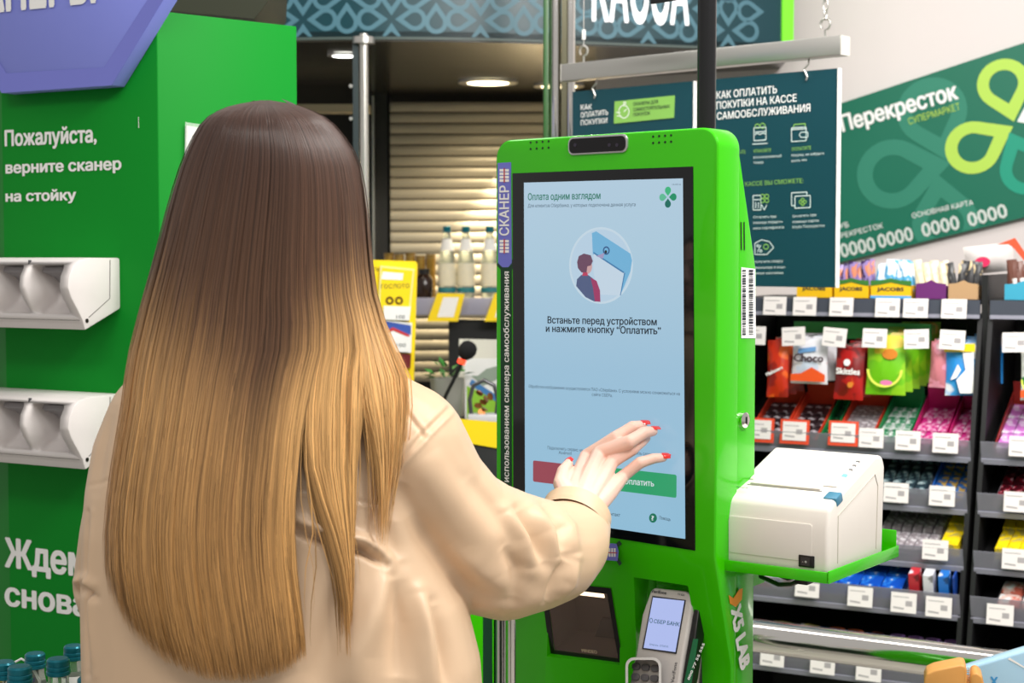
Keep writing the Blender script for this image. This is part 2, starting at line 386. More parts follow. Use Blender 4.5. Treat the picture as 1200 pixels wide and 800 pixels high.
# roller shutter slats
sh_m = mat('shutter_slat_grey', (172, 166, 148), .42, .25)
ztop = P(550, 118, 6.6).z; xa = P(457, 100, 6.6).x; xb = P(700, 100, 6.6).x
hs = 12.6 / F * 6.6; zz = ztop
prof = [(0, 0), (-.004, hs * .15), (-.006, hs * .5), (-.003, hs * .82), (0, hs * .88), (.012, hs * .88), (.012, 0)]
slat_me = None
while zz > 1.0:
    zz -= hs
    if slat_me is None:
        so = MB().prism(prof, xa, xb).build('shutter_slat', sh_m, booth, T=None); slat_me = so.data
    else:
        so = bpy.data.objects.new('shutter_slat', slat_me); COL.objects.link(so); so.parent = booth
    so.location = (0, 6.6 - 5.6, zz)
def downlight(px, py, r, label, warm, power):
    c = P(px, py, 1); rr = ray(px, py); t = (zb - .014 - CAMZ) / rr.z; c = CO + rr * t
    t_ = thing('downlight', label, 'lamp', c - Vector((0, 0, .006)))
    MB().lathe([(r * .72, .0), (r, .0), (r, .006), (r * .7, .006)], 28, caps=False).build('trim_ring', alu, t_)
    MB().lathe([(r * .71, .001), (0.0001, .003)], 28).build('lit_lens', mat('lamp_glow_' + warm, (255, 236, 190) if warm == 'warm' else (255, 255, 245), .5, emit=9), t_)
    l = bpy.data.lights.new('downlight_beam', 'SPOT'); l.energy = power; l.spot_size = R(62); l.spot_blend = .25; l.shadow_soft_size = .03; l.color = (1, .82, .56)
    lo = bpy.data.objects.new('downlight_beam', l); COL.objects.link(lo); lo.location = c - Vector((0, 0, .03)); return lo
lo = downlight(572, 96, .115, 'round recessed warm downlight in the soffit, right of the slim pole', 'warm', 40); lo.data.spot_size = R(150); lo.data.spot_blend = 1
lo = downlight(403, 64, .055, 'small bright white downlight in the soffit, left of the slim pole', 'cool', 16); lo.data.spot_size = R(150); lo.data.spot_blend = 1
lo = downlight(655, 100, .10, 'warm downlight in the soffit mostly hidden by the chrome pillar', 'warm', 150); lo.location.y = 6.38; lo.location.x = P(640, 100, 6.4).x; lo.data.spot_size = R(72); lo.data.spot_blend = .12; lo.rotation_euler = (R(9), 0, 0)
# dark canopy over the column
o = MB()
a = P(150, 9, 3.6); b = P(313, 9, 3.6)
o.plate([(a.x, P(150, 8, 3.6).z), (b.x - .03, P(300, 22, 3.6).z), (b.x, P(313, 3, 3.6).z), (b.x + .03, 2.6), (a.x, 2.6)], 0, .3)
o = o.build('canopy', mat('canopy_olive', (44, 46, 30), .6), None, T=Matrix.Translation((0, 3.6, 0)))
setp(o, 'dark olive canopy above the green column', 'canopy')
# slim pole at the booth's corner
t = thing('slim_pole', 'slim brushed steel pole under the left end of the fascia', 'pole', (P(428, 400, 4.92).x, 4.92, 0))
MB().tube([(0, 0, 0), (0, 0, zb - .0)], .014, 14).build('tube', mat('satin_steel', (215, 212, 205), .25, .9), t)
MB().box(-.034, -.016, -.006, .02, 0, zb - .01).build('slotted_strip', mat('dark_slotted_strip', (60, 70, 72), .4, .5), t)
MB().lathe([(.018, 0), (.034, .0), (.034, .02), (.018, .02)], 16, Matrix.Translation((0, 0, zb - .03))).build('collar', alu, t)
s_ = MB()
for k in range(8):
    s_ = MB().lathe([(.0001, -.002), (.006, -.001), (.006, .003)], 8, Matrix.Rotation(R(90), 4, 'X')); so = s_.build('screw', alu, t); so.location = (-.04, -.005, zb - .16 - k * .1)

# ---------------------------------------------------------------- booth shelf, bottles, lottery stand
shelf_grey = mat('shelf_strip_lilac', (150, 150, 168), .35); yel = mat('yellow_card', (250, 218, 20), .5)
SD = 5.9
t = thing('booth_shelf', 'booth shelf with lilac grey price strip behind the kiosk', 'shelf', (P(560, 400, SD).x, SD, 0))
zt = P(550, 350, SD).z; z1 = P(550, 369, SD).z; xl = P(430, 350, SD).x - t.location.x; xr = P(680, 350, SD).x - t.location.x
MB().box(xl, xr, 0, .4, zt - .025, zt).build('board', mat('shelf_board', (120, 112, 100), .5), t)
MB().box(xl, xr, -.012, -.0005, z1, zt + .004).build('price_strip', shelf_grey, t, bevel=.003)
MB().box(P(525, 380, SD).x - t.location.x, xr, .05, .12, 0, z1 - .02).build('dark_plinth', black_metal, t)
for k, x in enumerate((523, 590)):
    q = [P(x - 22, 376, SD), P(x + 14, 376, SD), P(x + 22, 344, SD), P(x - 10, 343, SD)]
    so = MB().plate([(p.x - t.location.x, p.z) for p in q], -.035, -.031).build('yellow_price_card', yel, t)
    q = [P(x - 10, 371, SD), P(x + 9, 371, SD), P(x + 15, 348, SD), P(x - 3, 348, SD)]
    MB().poly([(p.x - t.location.x, p.z) for p in q], -.0358).build('paper_insert', white_print, so)
gl_b = mat('pale_bottle_glass', (225, 235, 225), .06, trans=.85, ior=1.3); cap_m = mat('teal_cap', (14, 112, 128), .28, .4); lab_m = mat('pale_bottle_label', (236, 226, 196), .5, rgb2=(205, 205, 190), noise_amt=.8, nscale=60)
blue_lab = mat('blue_green_band', (40, 120, 130), .5); navy = mat('navy_print', (30, 40, 95), .5)
def bottle(loc, h, label, group, neck_text=None, rz=0.0):
    t = thing('water_bottle', label, 'bottle', loc, group); k = h / .27
    S = Matrix.Scale(k, 4)
    MB().lathe([(.0001, .001), (.030, .001), (.033, .006), (.034, .10), (.033, .13), (.024, .19), (.014, .235), (.0135, .255), (.0001, .255)], 20, S).build('glass_body', gl_b, t)
    MB().lathe([(.0150, .246), (.0162, .247), (.0164, .2515), (.0148, .2525), (.0148, .2535), (.0158, .2545), (.0158, .258), (.0146, .2590), (.0154, .2600), (.0153, .2665), (.0130, .269), (.0001, .2692)], 20, S).build('screw_cap', cap_m, t)
    MB().lathe([(.0345, .045), (.0352, .05), (.0348, .125), (.034, .13)], 20, S, False).build('body_label', lab_m, t)
    MB().lathe([(.0348, .022), (.0352, .04)], 20, S, False).build('label_band', blue_lab, t)
    MB().lathe([(.0266, .178), (.0176, .222)], 20, S, False).build('neck_label', white_print, t)
    if neck_text:
        M_ = Matrix.Rotation(rz, 4, 'Z') @ Matrix.Translation((0, -.0262 * k, .185 * k)) @ Matrix.Rotation(R(-11.5), 4, 'X')
        text(neck_text, t, navy, .004 * k, .0, .05 * k, .011 * k, rot=90, bold=.04, M=M_, y=-.0004)
    return t
for k, (x, l) in enumerate(((524, 'leftmost of three'), (546, 'middle of three'), (574, 'right one of three, half behind the kiosk'))):
    p = P(x, 343, SD + .1); bottle((p.x, SD + .1, zt + .001), .272, 'glass water bottle on the booth shelf, ' + l, 'water bottles on the booth shelf')
gold = mat('gold_foil', (196, 158, 70), .3, .6, rgb2=(120, 90, 40), noise_amt=.9, nscale=40)
for k, x in enumerate((456, 468, 481, 493, 505)):
    p = P(x, 345, SD + .22); hh = (.17, .165, .17, .16, .165)[k]
    t2 = thing('gold_canister', ('leftmost gold canister behind the lottery stand', 'second gold canister from the left behind the lottery stand', 'middle gold canister of the five on the booth shelf', 'fourth gold canister from the left, beside the bottles', 'rightmost gold canister, next to the first bottle')[k], 'canister', (p.x, SD + .22, zt + .001), 'gold canisters on the booth shelf')
    MB().lathe([(.0001, 0), (.019, 0), (.019, hh - .012), (.0001, hh - .012)], 16).build('body', gold, t2)
    MB().lathe([(.0195, hh - .0115), (.0195, hh), (.0001, hh)], 16).build('lid', mat('gold_lid', (150, 120, 60), .3, .8), t2)
p = P(497, 345, SD + .1); t2 = thing('dark_jar', 'dark round jar on the booth shelf left of the bottles', 'jar', (p.x, SD + .1, zt + .001))
MB().lathe([(.0001, 0), (.03, 0), (.033, .02), (.033, .07), (.02, .09), (.0001, .09)], 18).build('body', mat('dark_jar_glass', (40, 26, 20), .15), t2)
MB().lathe([(.021, .0905), (.021, .11), (.0001, .11)], 18).build('lid', black_plastic, t2)
# lottery stand
LF_ = Frame((P(455, 400, 4.6).x, 4.6, 0), 0)
t = thing('lottery_stand', 'yellow lottery ticket stand beside the hair', 'stand', LF_)
lf = lambda pts: quad(LF_, pts)
MB().plate(lf([(424, 480), (484, 480), (489, 309), (487, 306), (424, 304)]), 0, .01).build('board', yel, t)
MB().tube([(0, .03, 0), (0, .03, LF_.hit(455, 460).z)], .012, 10).build('post', black_metal, t)
MB().lathe([(.0001, 0), (.11, 0), (.11, .01), (.0001, .012)], 24).build('foot', black_metal, t)
fr_m = mat('cream_ticket_frame', (246, 232, 150), .5)
tk = MB().plate(lf([(443, 375), (480, 376), (486, 315), (446, 311)]), -.012, -.002).build('ticket', fr_m, t)
MB().poly(lf([(445, 372), (478, 373), (484, 317), (448, 313.5)]), -.0126).build('ticket_print', yel, tk)
MB().poly(lf([(447, 327), (472, 328), (473, 320), (449, 318)]), -.013).build('ticket_field', white_print, tk)
ftext(LF_, 'ГОСЛОТО', tk, dark_print, (447, 338), (480, 337), 5, y=-.0135)
for x in (457, 468): MB().ring(quad(LF_, [(x + 5 * math.cos(a * .5), 352 + 5 * math.sin(a * .5)) for a in range(12)]), quad(LF_, [(x + 2.2 * math.cos(a * .5), 352 + 2.2 * math.sin(a * .5)) for a in range(12)]), -.0133).build('coin_print', mat('coin_print', (110, 84, 24), .4), tk)
pt = MB().plate(lf([(450, 374), (480, 375), (482, 359), (450, 358)]), -.018, -.016).build('price_slip', white_print, t)
ftext(LF_, '100', pt, dark_print, (465, 373), (475, 373), 4.5, y=-.0186)
tk = MB().plate(lf([(438, 412), (482, 413), (483, 378), (440, 374)]), -.012, -.002).build('ticket', white_print, t)
MB().poly(lf([(450, 384), (482, 392), (482, 381), (452, 376)]), -.0126).build('ticket_print', mat('ticket_blue', (60, 90, 175), .5), tk)
MB().poly(lf([(450, 389), (461, 383), (480, 392), (480, 395), (461, 387), (450, 392)]), -.013).build('ticket_stripe', mat('ticket_red', (200, 60, 60), .5), tk)
pt = MB().plate(lf([(450, 411), (479, 412), (480, 394), (450, 393)]), -.018, -.016).build('price_slip', white_print, t)
ftext(LF_, '100', pt, dark_print, (465, 406), (476, 406), 4.5, y=-.0186)
MB().plate(lf([(455, 430), (481, 431), (482, 415), (456, 413)]), -.012, -.002).build('ticket', mat('ticket_maroon', (110, 30, 34), .5), t)
ftext(LF_, 'БИЛЕТЫ', t, dark_print, (430, 317), (444, 317), 4, y=-.002)
# items on the booth counter
CD = 4.4
cz = P(540, 500, CD).z
o = MB().box(P(500, 500, CD).x, P(640, 500, CD).x, CD, CD + .8, 0, cz).build('booth_counter', black_metal, None, bevel=.004); setp(o, 'black booth counter behind the kiosk', 'counter')
t = thing('desk_microphone', 'black gooseneck microphone with glowing red ring', 'microphone', (P(517, 500, CD + .08).x, CD + .08, cz + .001))
w = lambda px, py, d=CD + .08: P(px, py, d) - Vector(t.location)
MB().lathe([(.0001, 0), (.045, 0), (.045, .02), (.03, .03), (.0001, .03)], 20).build('base', black_plastic, t)
MB().tube([(0, 0, .02), w(517, 480), w(522, 464), w(532, 444), w(541, 424)], .0055, 10).build('gooseneck', black_plastic, t)
a, b = w(540, 426), w(542, 421); MB().tube([a, b], .012, 14).build('red_ring', mat('mic_ring_red', (255, 70, 40), .4, emit=1.6), t)
d_ = (w(548, 412) - w(541, 424)).normalized(); M_ = Matrix.Translation(w(541.5, 421)) @ d_.to_track_quat('Z', 'Y').to_matrix().to_4x4()
MB().lathe([(.0001, 0), (.013, .004), (.0235, .018), (.0265, .033), (.022, .048), (.012, .056), (.0001, .058)], 20, M_).build('foam_cap', mat('foam_black', (22, 22, 24), .95, bump=.6, nscale=400), t)
def slab(name, label, cat, m, pts, d, th=.004, rz=0):
    fr = Frame((P(pts[0][0], pts[0][1], d).x, d, 0), rz); q = quad(fr, pts)
    o = MB().plate(q, 0, th).build(name, m, None); zmin = min(p[1] for p in q)
    o.matrix_basis = fr.M; return setp(o, label, cat)
slab('leaflet_sheet', 'white sheet standing on the booth counter', 'sheet', mat('white_sheet', (228, 226, 214), .6), [(536, 500), (590, 500), (590, 398), (538, 397)], CD + .3)
t = thing('leaflet_card', 'white and lime green leaflet behind the coin dish', 'leaflet', (P(566, 500, CD + .22).x, CD + .22, 0)); fr = Frame((P(566, 500, CD + .22).x, CD + .22, 0))
MB().plate(quad(fr, [(545, 500), (590, 500), (590, 420), (545, 420)]), 0, .004).build('sheet', white_print, t)
MB().poly(quad(fr, [(547, 490), (588, 490), (588, 470), (547, 452)]), -.0008).build('green_print', mat('lime_print', (150, 205, 60), .5), t)
MB().poly(quad(fr, [(550, 450), (590, 476), (590, 468), (553, 444)]), -.0016).build('blue_stripe', mat('blue_print', (70, 130, 190), .5), t)
MB().poly(quad(fr, [(552, 440), (560, 440), (570, 432), (585, 428), (583, 444), (566, 452)]), -.0012).build('grey_print', mat('grey_print2', (150, 165, 150), .5), t)
slab('yellow_sign', 'flat yellow sign along the booth counter edge', 'sign', yel, [(530, 516), (600, 528), (600, 496), (530, 490)], CD - .006, .004)
p = P(567, 500, CD + .06); t = thing('coin_dish', 'clear domed dish of brown coins beside the kiosk edge', 'dish', (p.x, CD + .06, cz + .001))
MB().box(-.045, .045, -.04, .04, 0, .03).build('base', mat('pale_dish_base', (200, 200, 205), .3), t, bevel=.004)
MB().tube([(-.036, 0, .03), (-.04, 0, .07), (-.03, 0, .11), (0, 0, .125), (.03, 0, .11), (.04, 0, .07), (.036, 0, .03)], .006, 8).build('arched_rim', mat('grey_rim', (80, 80, 84), .3, .4), t)
for k in range(7): so = MB().lathe([(.0001, 0), (.011, 0), (.011, .003), (.0001, .003)], 12).build('coin', mat('copper_coin', (150, 96, 50), .3, .7), t); so.location = (random.uniform(-.018, .018), random.uniform(-.01, .01), .034 + k * .009); so.rotation_euler = (R(random.uniform(30, 80)), 0, random.uniform(0, 3))
p = P(524, 500, CD + .2); t = thing('potted_plant', 'small green potted plant behind the microphone', 'plant', (p.x, CD + .2, cz + .001))
MB().lathe([(.0001, 0), (.04, 0), (.05, .12), (.046, .12), (.04, .1), (.0001, .1)], 18).build('pot', mat('grey_pot', (150, 150, 140), .6), t)
for k in range(26):
    a = random.uniform(0, 6.28); r_ = random.uniform(.01, .05); z_ = random.uniform(.12, .155)
    lf_ = MB().add([(0, 0, 0), (.02, -.008, .006), (.04, 0, .004), (.02, .008, .006)], [(0, 1, 2, 3)]).build('leaf', mat('leaf_green', (60, 130, 50), .5), t)
    lf_.location = (math.cos(a) * r_, math.sin(a) * r_, z_); lf_.rotation_euler = (random.uniform(-.6, .6), random.uniform(-.9, .3), a)
# chrome pillar in front of the booth
PD = 4.55
t = thing('chrome_pillar', 'tall chrome pillar with green strip at the left end of the hanging bar', 'pillar', (P(656, 400, PD).x, PD, 0)); X = lambda px: P(px, 60, PD).x - t.location.x
MB().box(X(637), X(643), 0, .05, 0, 3.3).build('green_strip', mat('pillar_green', (34, 84, 30), .35), t, bevel=.002)
MB().tube([(X(650.5), .02, 0), (X(650.5), .02, 3.3)], X(657) - X(650), 24).build('chrome_tube', chrome, t)
MB().box(X(658), X(664), .0, .04, 0, 3.3).build('dark_channel', mat('pillar_channel', (90, 88, 70), .3, .6), t)
MB().tube([(X(668), .02, 0), (X(668), .02, 3.3)], X(674.5) - X(668), 24).build('chrome_tube', chrome, t)
# neighbouring counter and post beyond the kiosk
green_k = mat('kiosk_green_gloss', (58, 188, 2), .22, coat=.25, rgb2=(54, 178, 2), spec=.4)
t = thing('checkout_cabinet', 'lime green checkout cabinet low behind the sleeve and kiosk', 'cabinet', (P(585, 700, 3.2).x, 3.2, 0), None)
xx = lambda px: P(px, 740, 3.2).x - t.location.x
MB().box(xx(520), xx(640), .0, .5, 0, P(580, 640, 3.2).z).build('body', green_k, t, bevel=.01)
MB().box(xx(520), xx(640), -.01, .51, P(580, 640, 3.2).z + .0005, P(580, 640, 3.2).z + .02).build('worktop', mat('cab_top', (60, 62, 64), .4), t, bevel=.004)
t = thing('chrome_post', 'chrome barrier post under the sleeve, left of the kiosk base', 'post', (P(592, 750, 2.95).x, 2.95, 0)); zt = P(590, 650, 2.95).z
MB().tube([(0, 0, 0), (0, 0, zt)], .022, 24).build('tube', chrome, t)
MB().box(-.042, -.024, -.01, .01, 0, zt).build('dark_green_strip', mat('dark_green_strip', (14, 62, 40), .4), t)
MB().lathe([(.0001, zt + .0005), (.026, zt + .0005), (.024, zt + .015), (.0001, zt + .02)], 20).build('cap', chrome, t)
MB().lathe([(.0225, 0), (.06, 0), (.06, .006), (.0225, .01)], 24).build('foot', chrome, t)
# ================================================================ hanging bar with two signs
sign_m = mat('sign_petrol', (18, 66, 78), 0.35, rgb2=(14, 60, 68), noise_amt=.5, nscale=2); sgreen = mat('sign_lime', (136, 190, 90), .5); sline = mat('sign_line_white', (205, 222, 220), .5)
ex = P(990, 60, 3.6); HF = Frame((ex.x, ex.y, 0), -41.6)
zb1 = HF.hit(988, 62).z; zb0 = HF.hit(988, 43).z; xL = HF.hit(663, 88).x
bar = thing('hanging_bar', 'brushed aluminium bar hanging from wires above the kiosk, carrying the petrol signs', 'bar', HF)
ZT = HF.hit(990, 42).z; ZB = HF.hit(990, 65).z
MB().box(xL, 0, -.02, .02, ZB, ZT).build('square_tube', alu, bar, bevel=.002)
for x_ in (xL, 0): MB().box(x_ - .002 if x_ < 0 else 0.0005, x_ - .0005 if x_ < 0 else .002, -.02, .02, ZB, ZT).build('end_cap', mat('bar_end', (225, 222, 215), .4, .3), bar)
def hookpts(x, z, s=1):
    return [(x, 0, z), (x, 0, z + .018 * s)] + [(x + .013 * math.sin(a) , 0, z + (.018 + .013) * s - .013 * s * math.cos(a)) for a in [i * .55 for i in range(1, 11)]]
for px, nm in ((684, 'wire'), (967, 'chain')):
    x_ = HF.hit(px, 60).x
    e_ = MB().tube(hookpts(x_, ZT), .0028, 8).build('eye_hook', alu, bar)
    if nm == 'wire':
        MB().tube([(x_, 0, ZT + .06), (x_, 0, ZT + .085)], .005, 8).build('crimp', white_print, bar)
        MB().tube([(x_, 0, ZT + .045), (x_, 0, 3.3)], .0012, 6).build('wire', alu, bar)
    else:
        z_ = ZT + .04
        for k in range(12):
            an = 0 if k % 2 else math.pi / 2
            pts = [(x_ + .006 * math.cos(t_) * math.cos(an), .006 * math.cos(t_) * math.sin(an), z_ + .013 + .013 * math.sin(t_)) for t_ in [i * math.pi / 5 for i in range(11)]]
            MB().tube(pts, .0018, 6, False).build('chain_link', alu, bar); z_ += .021
        MB().tube([(x_, 0, z_), (x_, 0, 3.3)], .0012, 6).build('wire', alu, bar)
def hang_sign(pl, pr, nm, label, hookpx):
    t = thing('hanging_sign', label, 'sign', HF.sub((0, 0, 0)))
    A = HF.hit(*pl); B = HF.hit(*pr); zB = HF.hit(987, 337).z; zT = HF.hit(983, 80).z
    MB().box(A.x, B.x, -.004, .004, zB, zT).build('panel', sign_m, t)
    MB().box(B.x + .0002, B.x + .004, -.006, .006, zB, zT).build('white_edge', white_print, t)
    for hx in hookpx:
        x_ = HF.hit(hx, 90).x
        hk = MB().tube([(x_ + .004, 0, ZB - .001), (x_ + .008, -.008, ZB - .012), (x_ - .004, -.009, ZB - .024), (x_, -.008, zT - .004), (x_ + .005, -.008, zT - .014), (x_ + .002, -.0085, zT - .022)], .0022, 8).build('s_hook', alu, t)
    return t, A.x, B.x, zB, zT
s1, a1, b1, zB, zT = hang_sign((672, 108), (814, 97), 'l', 'petrol hanging sign with lime scanner badge, left one, mostly behind the kiosk top', (698,))
s2, a2, b2, zB, zT = hang_sign((830, 90), (983, 80), 'r', 'petrol hanging sign with three-line heading and icons, right of the black pole', (946,))
for body, a, b, c in (('КАК', (682, 129), (695, 128), 6), ('ОПЛАТИТЬ', (682, 138), (714, 134.5), 6), ('ПОКУПКИ', (682, 147), (713, 144), 6)): ftext(HF, body, s1, white_print, a, b, c, y=-.005, bold=.015)
bd = MB().plate(quad(HF, [(721, 145), (791, 138), (792, 112), (722, 119)]), -.006, -.0042).build('badge', sgreen, s1, bevel=.0)
ftext(HF, 'СКАНЕРЫ ДЛЯ', bd, dark_print, (744, 124), (773, 121), 4, y=-.0066, bold=.012); ftext(HF, 'САМОСТОЯТЕЛЬНЫХ', bd, dark_print, (744, 130.5), (787, 126.5), 4, y=-.0066, bold=.012); ftext(HF, 'ПОКУПОК', bd, dark_print, (744, 136.5), (764, 134.5), 4, y=-.0066, bold=.012)
def line_icon(fr, par, m, segs, y=-.0052, r=.0011):
    g = MB()
    for sg in segs:
        pts = [fr.hit(px, py) for px, py in sg]
        for p, q_ in zip(pts[:-1], pts[1:]):
            d = Vector((q_.x - p.x, 0, q_.z - p.z)); n = Vector((-d.z, 0, d.x)).normalized() * r
            g.poly([(p.x + n.x, p.z + n.z), (p.x - n.x, p.z - n.z), (q_.x - n.x, q_.z - n.z), (q_.x + n.x, q_.z + n.z)], y)
    return g.build('icon_print', m, par, smooth=0)
def circ_px(cx, cy, rx, ry, n=14): return [(cx + rx * math.cos(2 * math.pi * i / n), cy + ry * math.sin(2 * math.pi * i / n)) for i in range(n + 1)]
line_icon(HF, bd, white_print, [circ_px(733, 131, 6, 7.5), circ_px(734, 121, 1.5, 1.5, 8), [(724, 132), (729, 132)], [(725, 136), (730, 136)], [(733, 131), (736, 128)]], y=-.0066)
for body, a, b in (('КАК ОПЛАТИТЬ', (841, 116), (912, 109)), ('ПОКУПКИ НА КАССЕ', (841, 128), (935, 119)), ('САМООБСЛУЖИВАНИЯ', (841.5, 140.5), (951, 130.5))):
    ftext(HF, body, s2, white_print, a, b, 8.5, y=-.005, bold=.02)
# icons
line_icon(HF, s2, sline, [[(885, 150), (885, 165), (899, 164), (899, 149), (885, 150)], [(883, 169), (901, 168)], [(886, 155), (899, 154)], [(886, 158), (889, 156), (892, 158), (895, 156), (899, 157)]])
line_icon(HF, s2, sgreen, [circ_px(889, 148, 3, 2.5, 8), circ_px(895, 147.5, 3, 3, 8)])
line_icon(HF, s2, sline, [[(929, 150), (929, 166), (946, 165), (946, 149), (929, 150)], [(940, 155), (948, 155), (948, 161), (940, 161), (938, 158), (940, 155)], [(929, 152), (946, 151)]])
line_icon(HF, s2, sgreen, [[(931, 149), (932, 146), (945, 145), (945, 148)]])
line_icon(HF, s2, sline, [[(884, 229), (884, 246), (893, 246), (893, 229), (884, 229)], [(885, 234), (892, 234)], [(887, 237), (887, 244)], [(890, 237), (890, 244)], [(894, 240), (897, 246), (900, 240)]])
line_icon(HF, s2, sgreen, [circ_px(895, 230, 2.4, 2.4, 8), circ_px(900, 230, 2.4, 2.4, 8), circ_px(895, 235, 2.4, 2.4, 8), circ_px(900, 235, 2.4, 2.4, 8)])
line_icon(HF, s2, sline, [[(929, 226), (929, 241), (933, 241)], [(929, 226), (947, 225), (947, 229)], [(933, 230), (933, 244), (951, 243), (951, 229), (933, 230)]])
line_icon(HF, s2, sgreen, [circ_px(942, 234, 1.8, 1.8, 8), circ_px(942, 239, 1.8, 1.8, 8), circ_px(939.5, 236.5, 1.8, 1.8, 8), circ_px(944.5, 236.5, 1.8, 1.8, 8)])
line_icon(HF, s2, sline, [[(886, 285), (886, 298), (900, 298), (908, 290), (903, 283), (894, 281), (886, 285)], [(889, 295), (893, 287)], circ_px(889.5, 288, 1.4, 1.4, 6), circ_px(893, 294, 1.4, 1.4, 6)])
line_icon(HF, s2, sgreen, [circ_px(899, 289, 3, 3, 8)])
for body, m_, a, b, c in (('УПАКУЙТЕ', sgreen, (884, 179), (905, 178), 4), ('отсканированный', sline, (884, 186), (917, 184), 3.2), ('товар', sline, (884, 192), (896, 191.5), 3.2),
        ('ОПЛАТИТЕ', sgreen, (929, 177), (952, 175), 4), ('покупку, не забудьте', sline, (929, 183.5), (967, 181), 3.2), ('взять чек', sline, (929, 190), (947, 188.5), 3.2), ('ИТЕ', sgreen, (869, 180), (875, 180), 4),
        ('НА ЭТОЙ КАССЕ ВЫ СМОЖЕТЕ:', sgreen, (845, 220), (943, 214), 5), ('Оплатить при', sline, (884, 256), (911, 255), 3.2), ('помощи подароч-', sline, (884, 262.5), (919, 261), 3.2), ('ного сертификата', sline, (884, 269), (920, 267.5), 3.2),
        ('Оплатить при', sline, (930, 255), (958, 253), 3.2), ('помощи карты', sline, (930, 261.5), (961, 259.5), 3.2), ('Клуба Перекресток', sline, (930, 267.5), (968, 265.5), 3.2),
        ('получить скидку', sline, (886, 308), (919, 307), 3.2), ('пенсионера и акци-', sline, (884, 315), (922, 314), 3.2), ('онные наклейки', sline, (884, 321.5), (919, 321), 3.2)):
    ftext(HF, body, s2, m_, a, b, c, y=-.005)

# ================================================================ green column with scanner cradles (left)
col_m = mat('column_green', (14, 136, 40), .5, rgb2=(12, 126, 36), noise_amt=.8, nscale=2, spec=.12)
c0 = P(187, 300, 2.9); CF = Frame((c0.x, c0.y, 0), -28.4); SF = Frame((c0.x, c0.y, 0), 40.8)
xl = CF.hit(5, 300).x; zt = CF.hit(188, 12).z; xr = SF.hit(348, 100).x
W0 = Vector((c0.x, c0.y)); dF = Vector((math.cos(R(-28.4)), math.sin(R(-28.4)))); dS = Vector((math.cos(R(40.8)), math.sin(R(40.8))))
pl = W0 + dF * xl; pr = W0 + dS * xr; back = Vector((-.45, .9)).normalized()
ang = [pl + Vector((-.22, .34)), pl, W0, pr, pr + Vector((-.16, .36)), pr + Vector((-.48, .42))]
cm = thing('scanner_column', 'tall six-sided green column with white lettering at the left', 'column', (c0.x - .2, c0.y + .2, 0)); ci = Matrix.Translation((-(c0.x - .2), -(c0.y + .2), 0))
n = len(ang); g = MB().add([(p.x, p.y, .05) for p in ang] + [(p.x, p.y, zt) for p in ang], [tuple(range(n)), tuple(range(n, 2 * n))] + [(i, (i + 1) % n, n + (i + 1) % n, n + i) for i in range(n)])
g.build('body', col_m, cm, T=ci, bevel=.002, angle=20)
g = MB().add([(p.x, p.y + .01, 0) for p in ang] + [(p.x, p.y + .01, .05) for p in ang], [tuple(range(n)), tuple(range(n, 2 * n))] + [(i, (i + 1) % n, n + (i + 1) % n, n + i) for i in range(n)]); g.build('plinth', black_metal, cm, T=ci)
def col_text(body, a, b, cap, bold=.05):
    A = CF.hit(*a); B = CF.hit(*b); C = CF.hit(a[0], a[1] - cap)
    return text(body, cm, white_print, A.x, A.z, (B - A).length, (C - A).length, y=-.0012, bold=bold, M=ci @ CF.M)
col_text('Пожалуйста,', (6, 171), (114, 166), 18); col_text('верните сканер', (7, 203), (143, 198), 13); col_text('на стойку', (7, 236), (90, 232), 12)
col_text('Ждем', (6, 663), (105, 672), 33); col_text('снова', (6, 708), (104, 718), 27)
MB().box(-.0005, .0005, -.0014, -.0008, 0, .02).build('scratch_mark', white_print, cm, T=ci @ CF.M @ Matrix.Translation(CF.hit(163, 150)))
# purple hexagonal sign on the front
HX = Frame(M=CF.M @ Matrix.Translation((0, -.035, 0)))
pp = [(2, 109), (131, 100), (200, -14), (150, -110), (-60, -110), (-50, 0)]
t = thing('hexagonal_sign', 'lilac hexagonal sign with cut white letters at the top left', 'sign', HX)
q = quad(HX, pp); MB().plate(q, 0, .034).build('board', mat('lilac_board', (128, 138, 222), .5, rgb2=(136, 144, 226), noise_amt=.4), t, bevel=.001)
qi = quad(HX, [(8, 86), (122, 79), (182, -14), (140, -110), (-60, -110), (-44, 0)])
MB().ring(q, qi, -.0008).build('shaded_border', mat('lilac_border', (120, 126, 212), .5), t, smooth=0)
ftext(HX, 'СКАНЕРЫ', t, white_print, (-68, 19.5), (114, 1.5), 62, y=-.003, bold=.05)
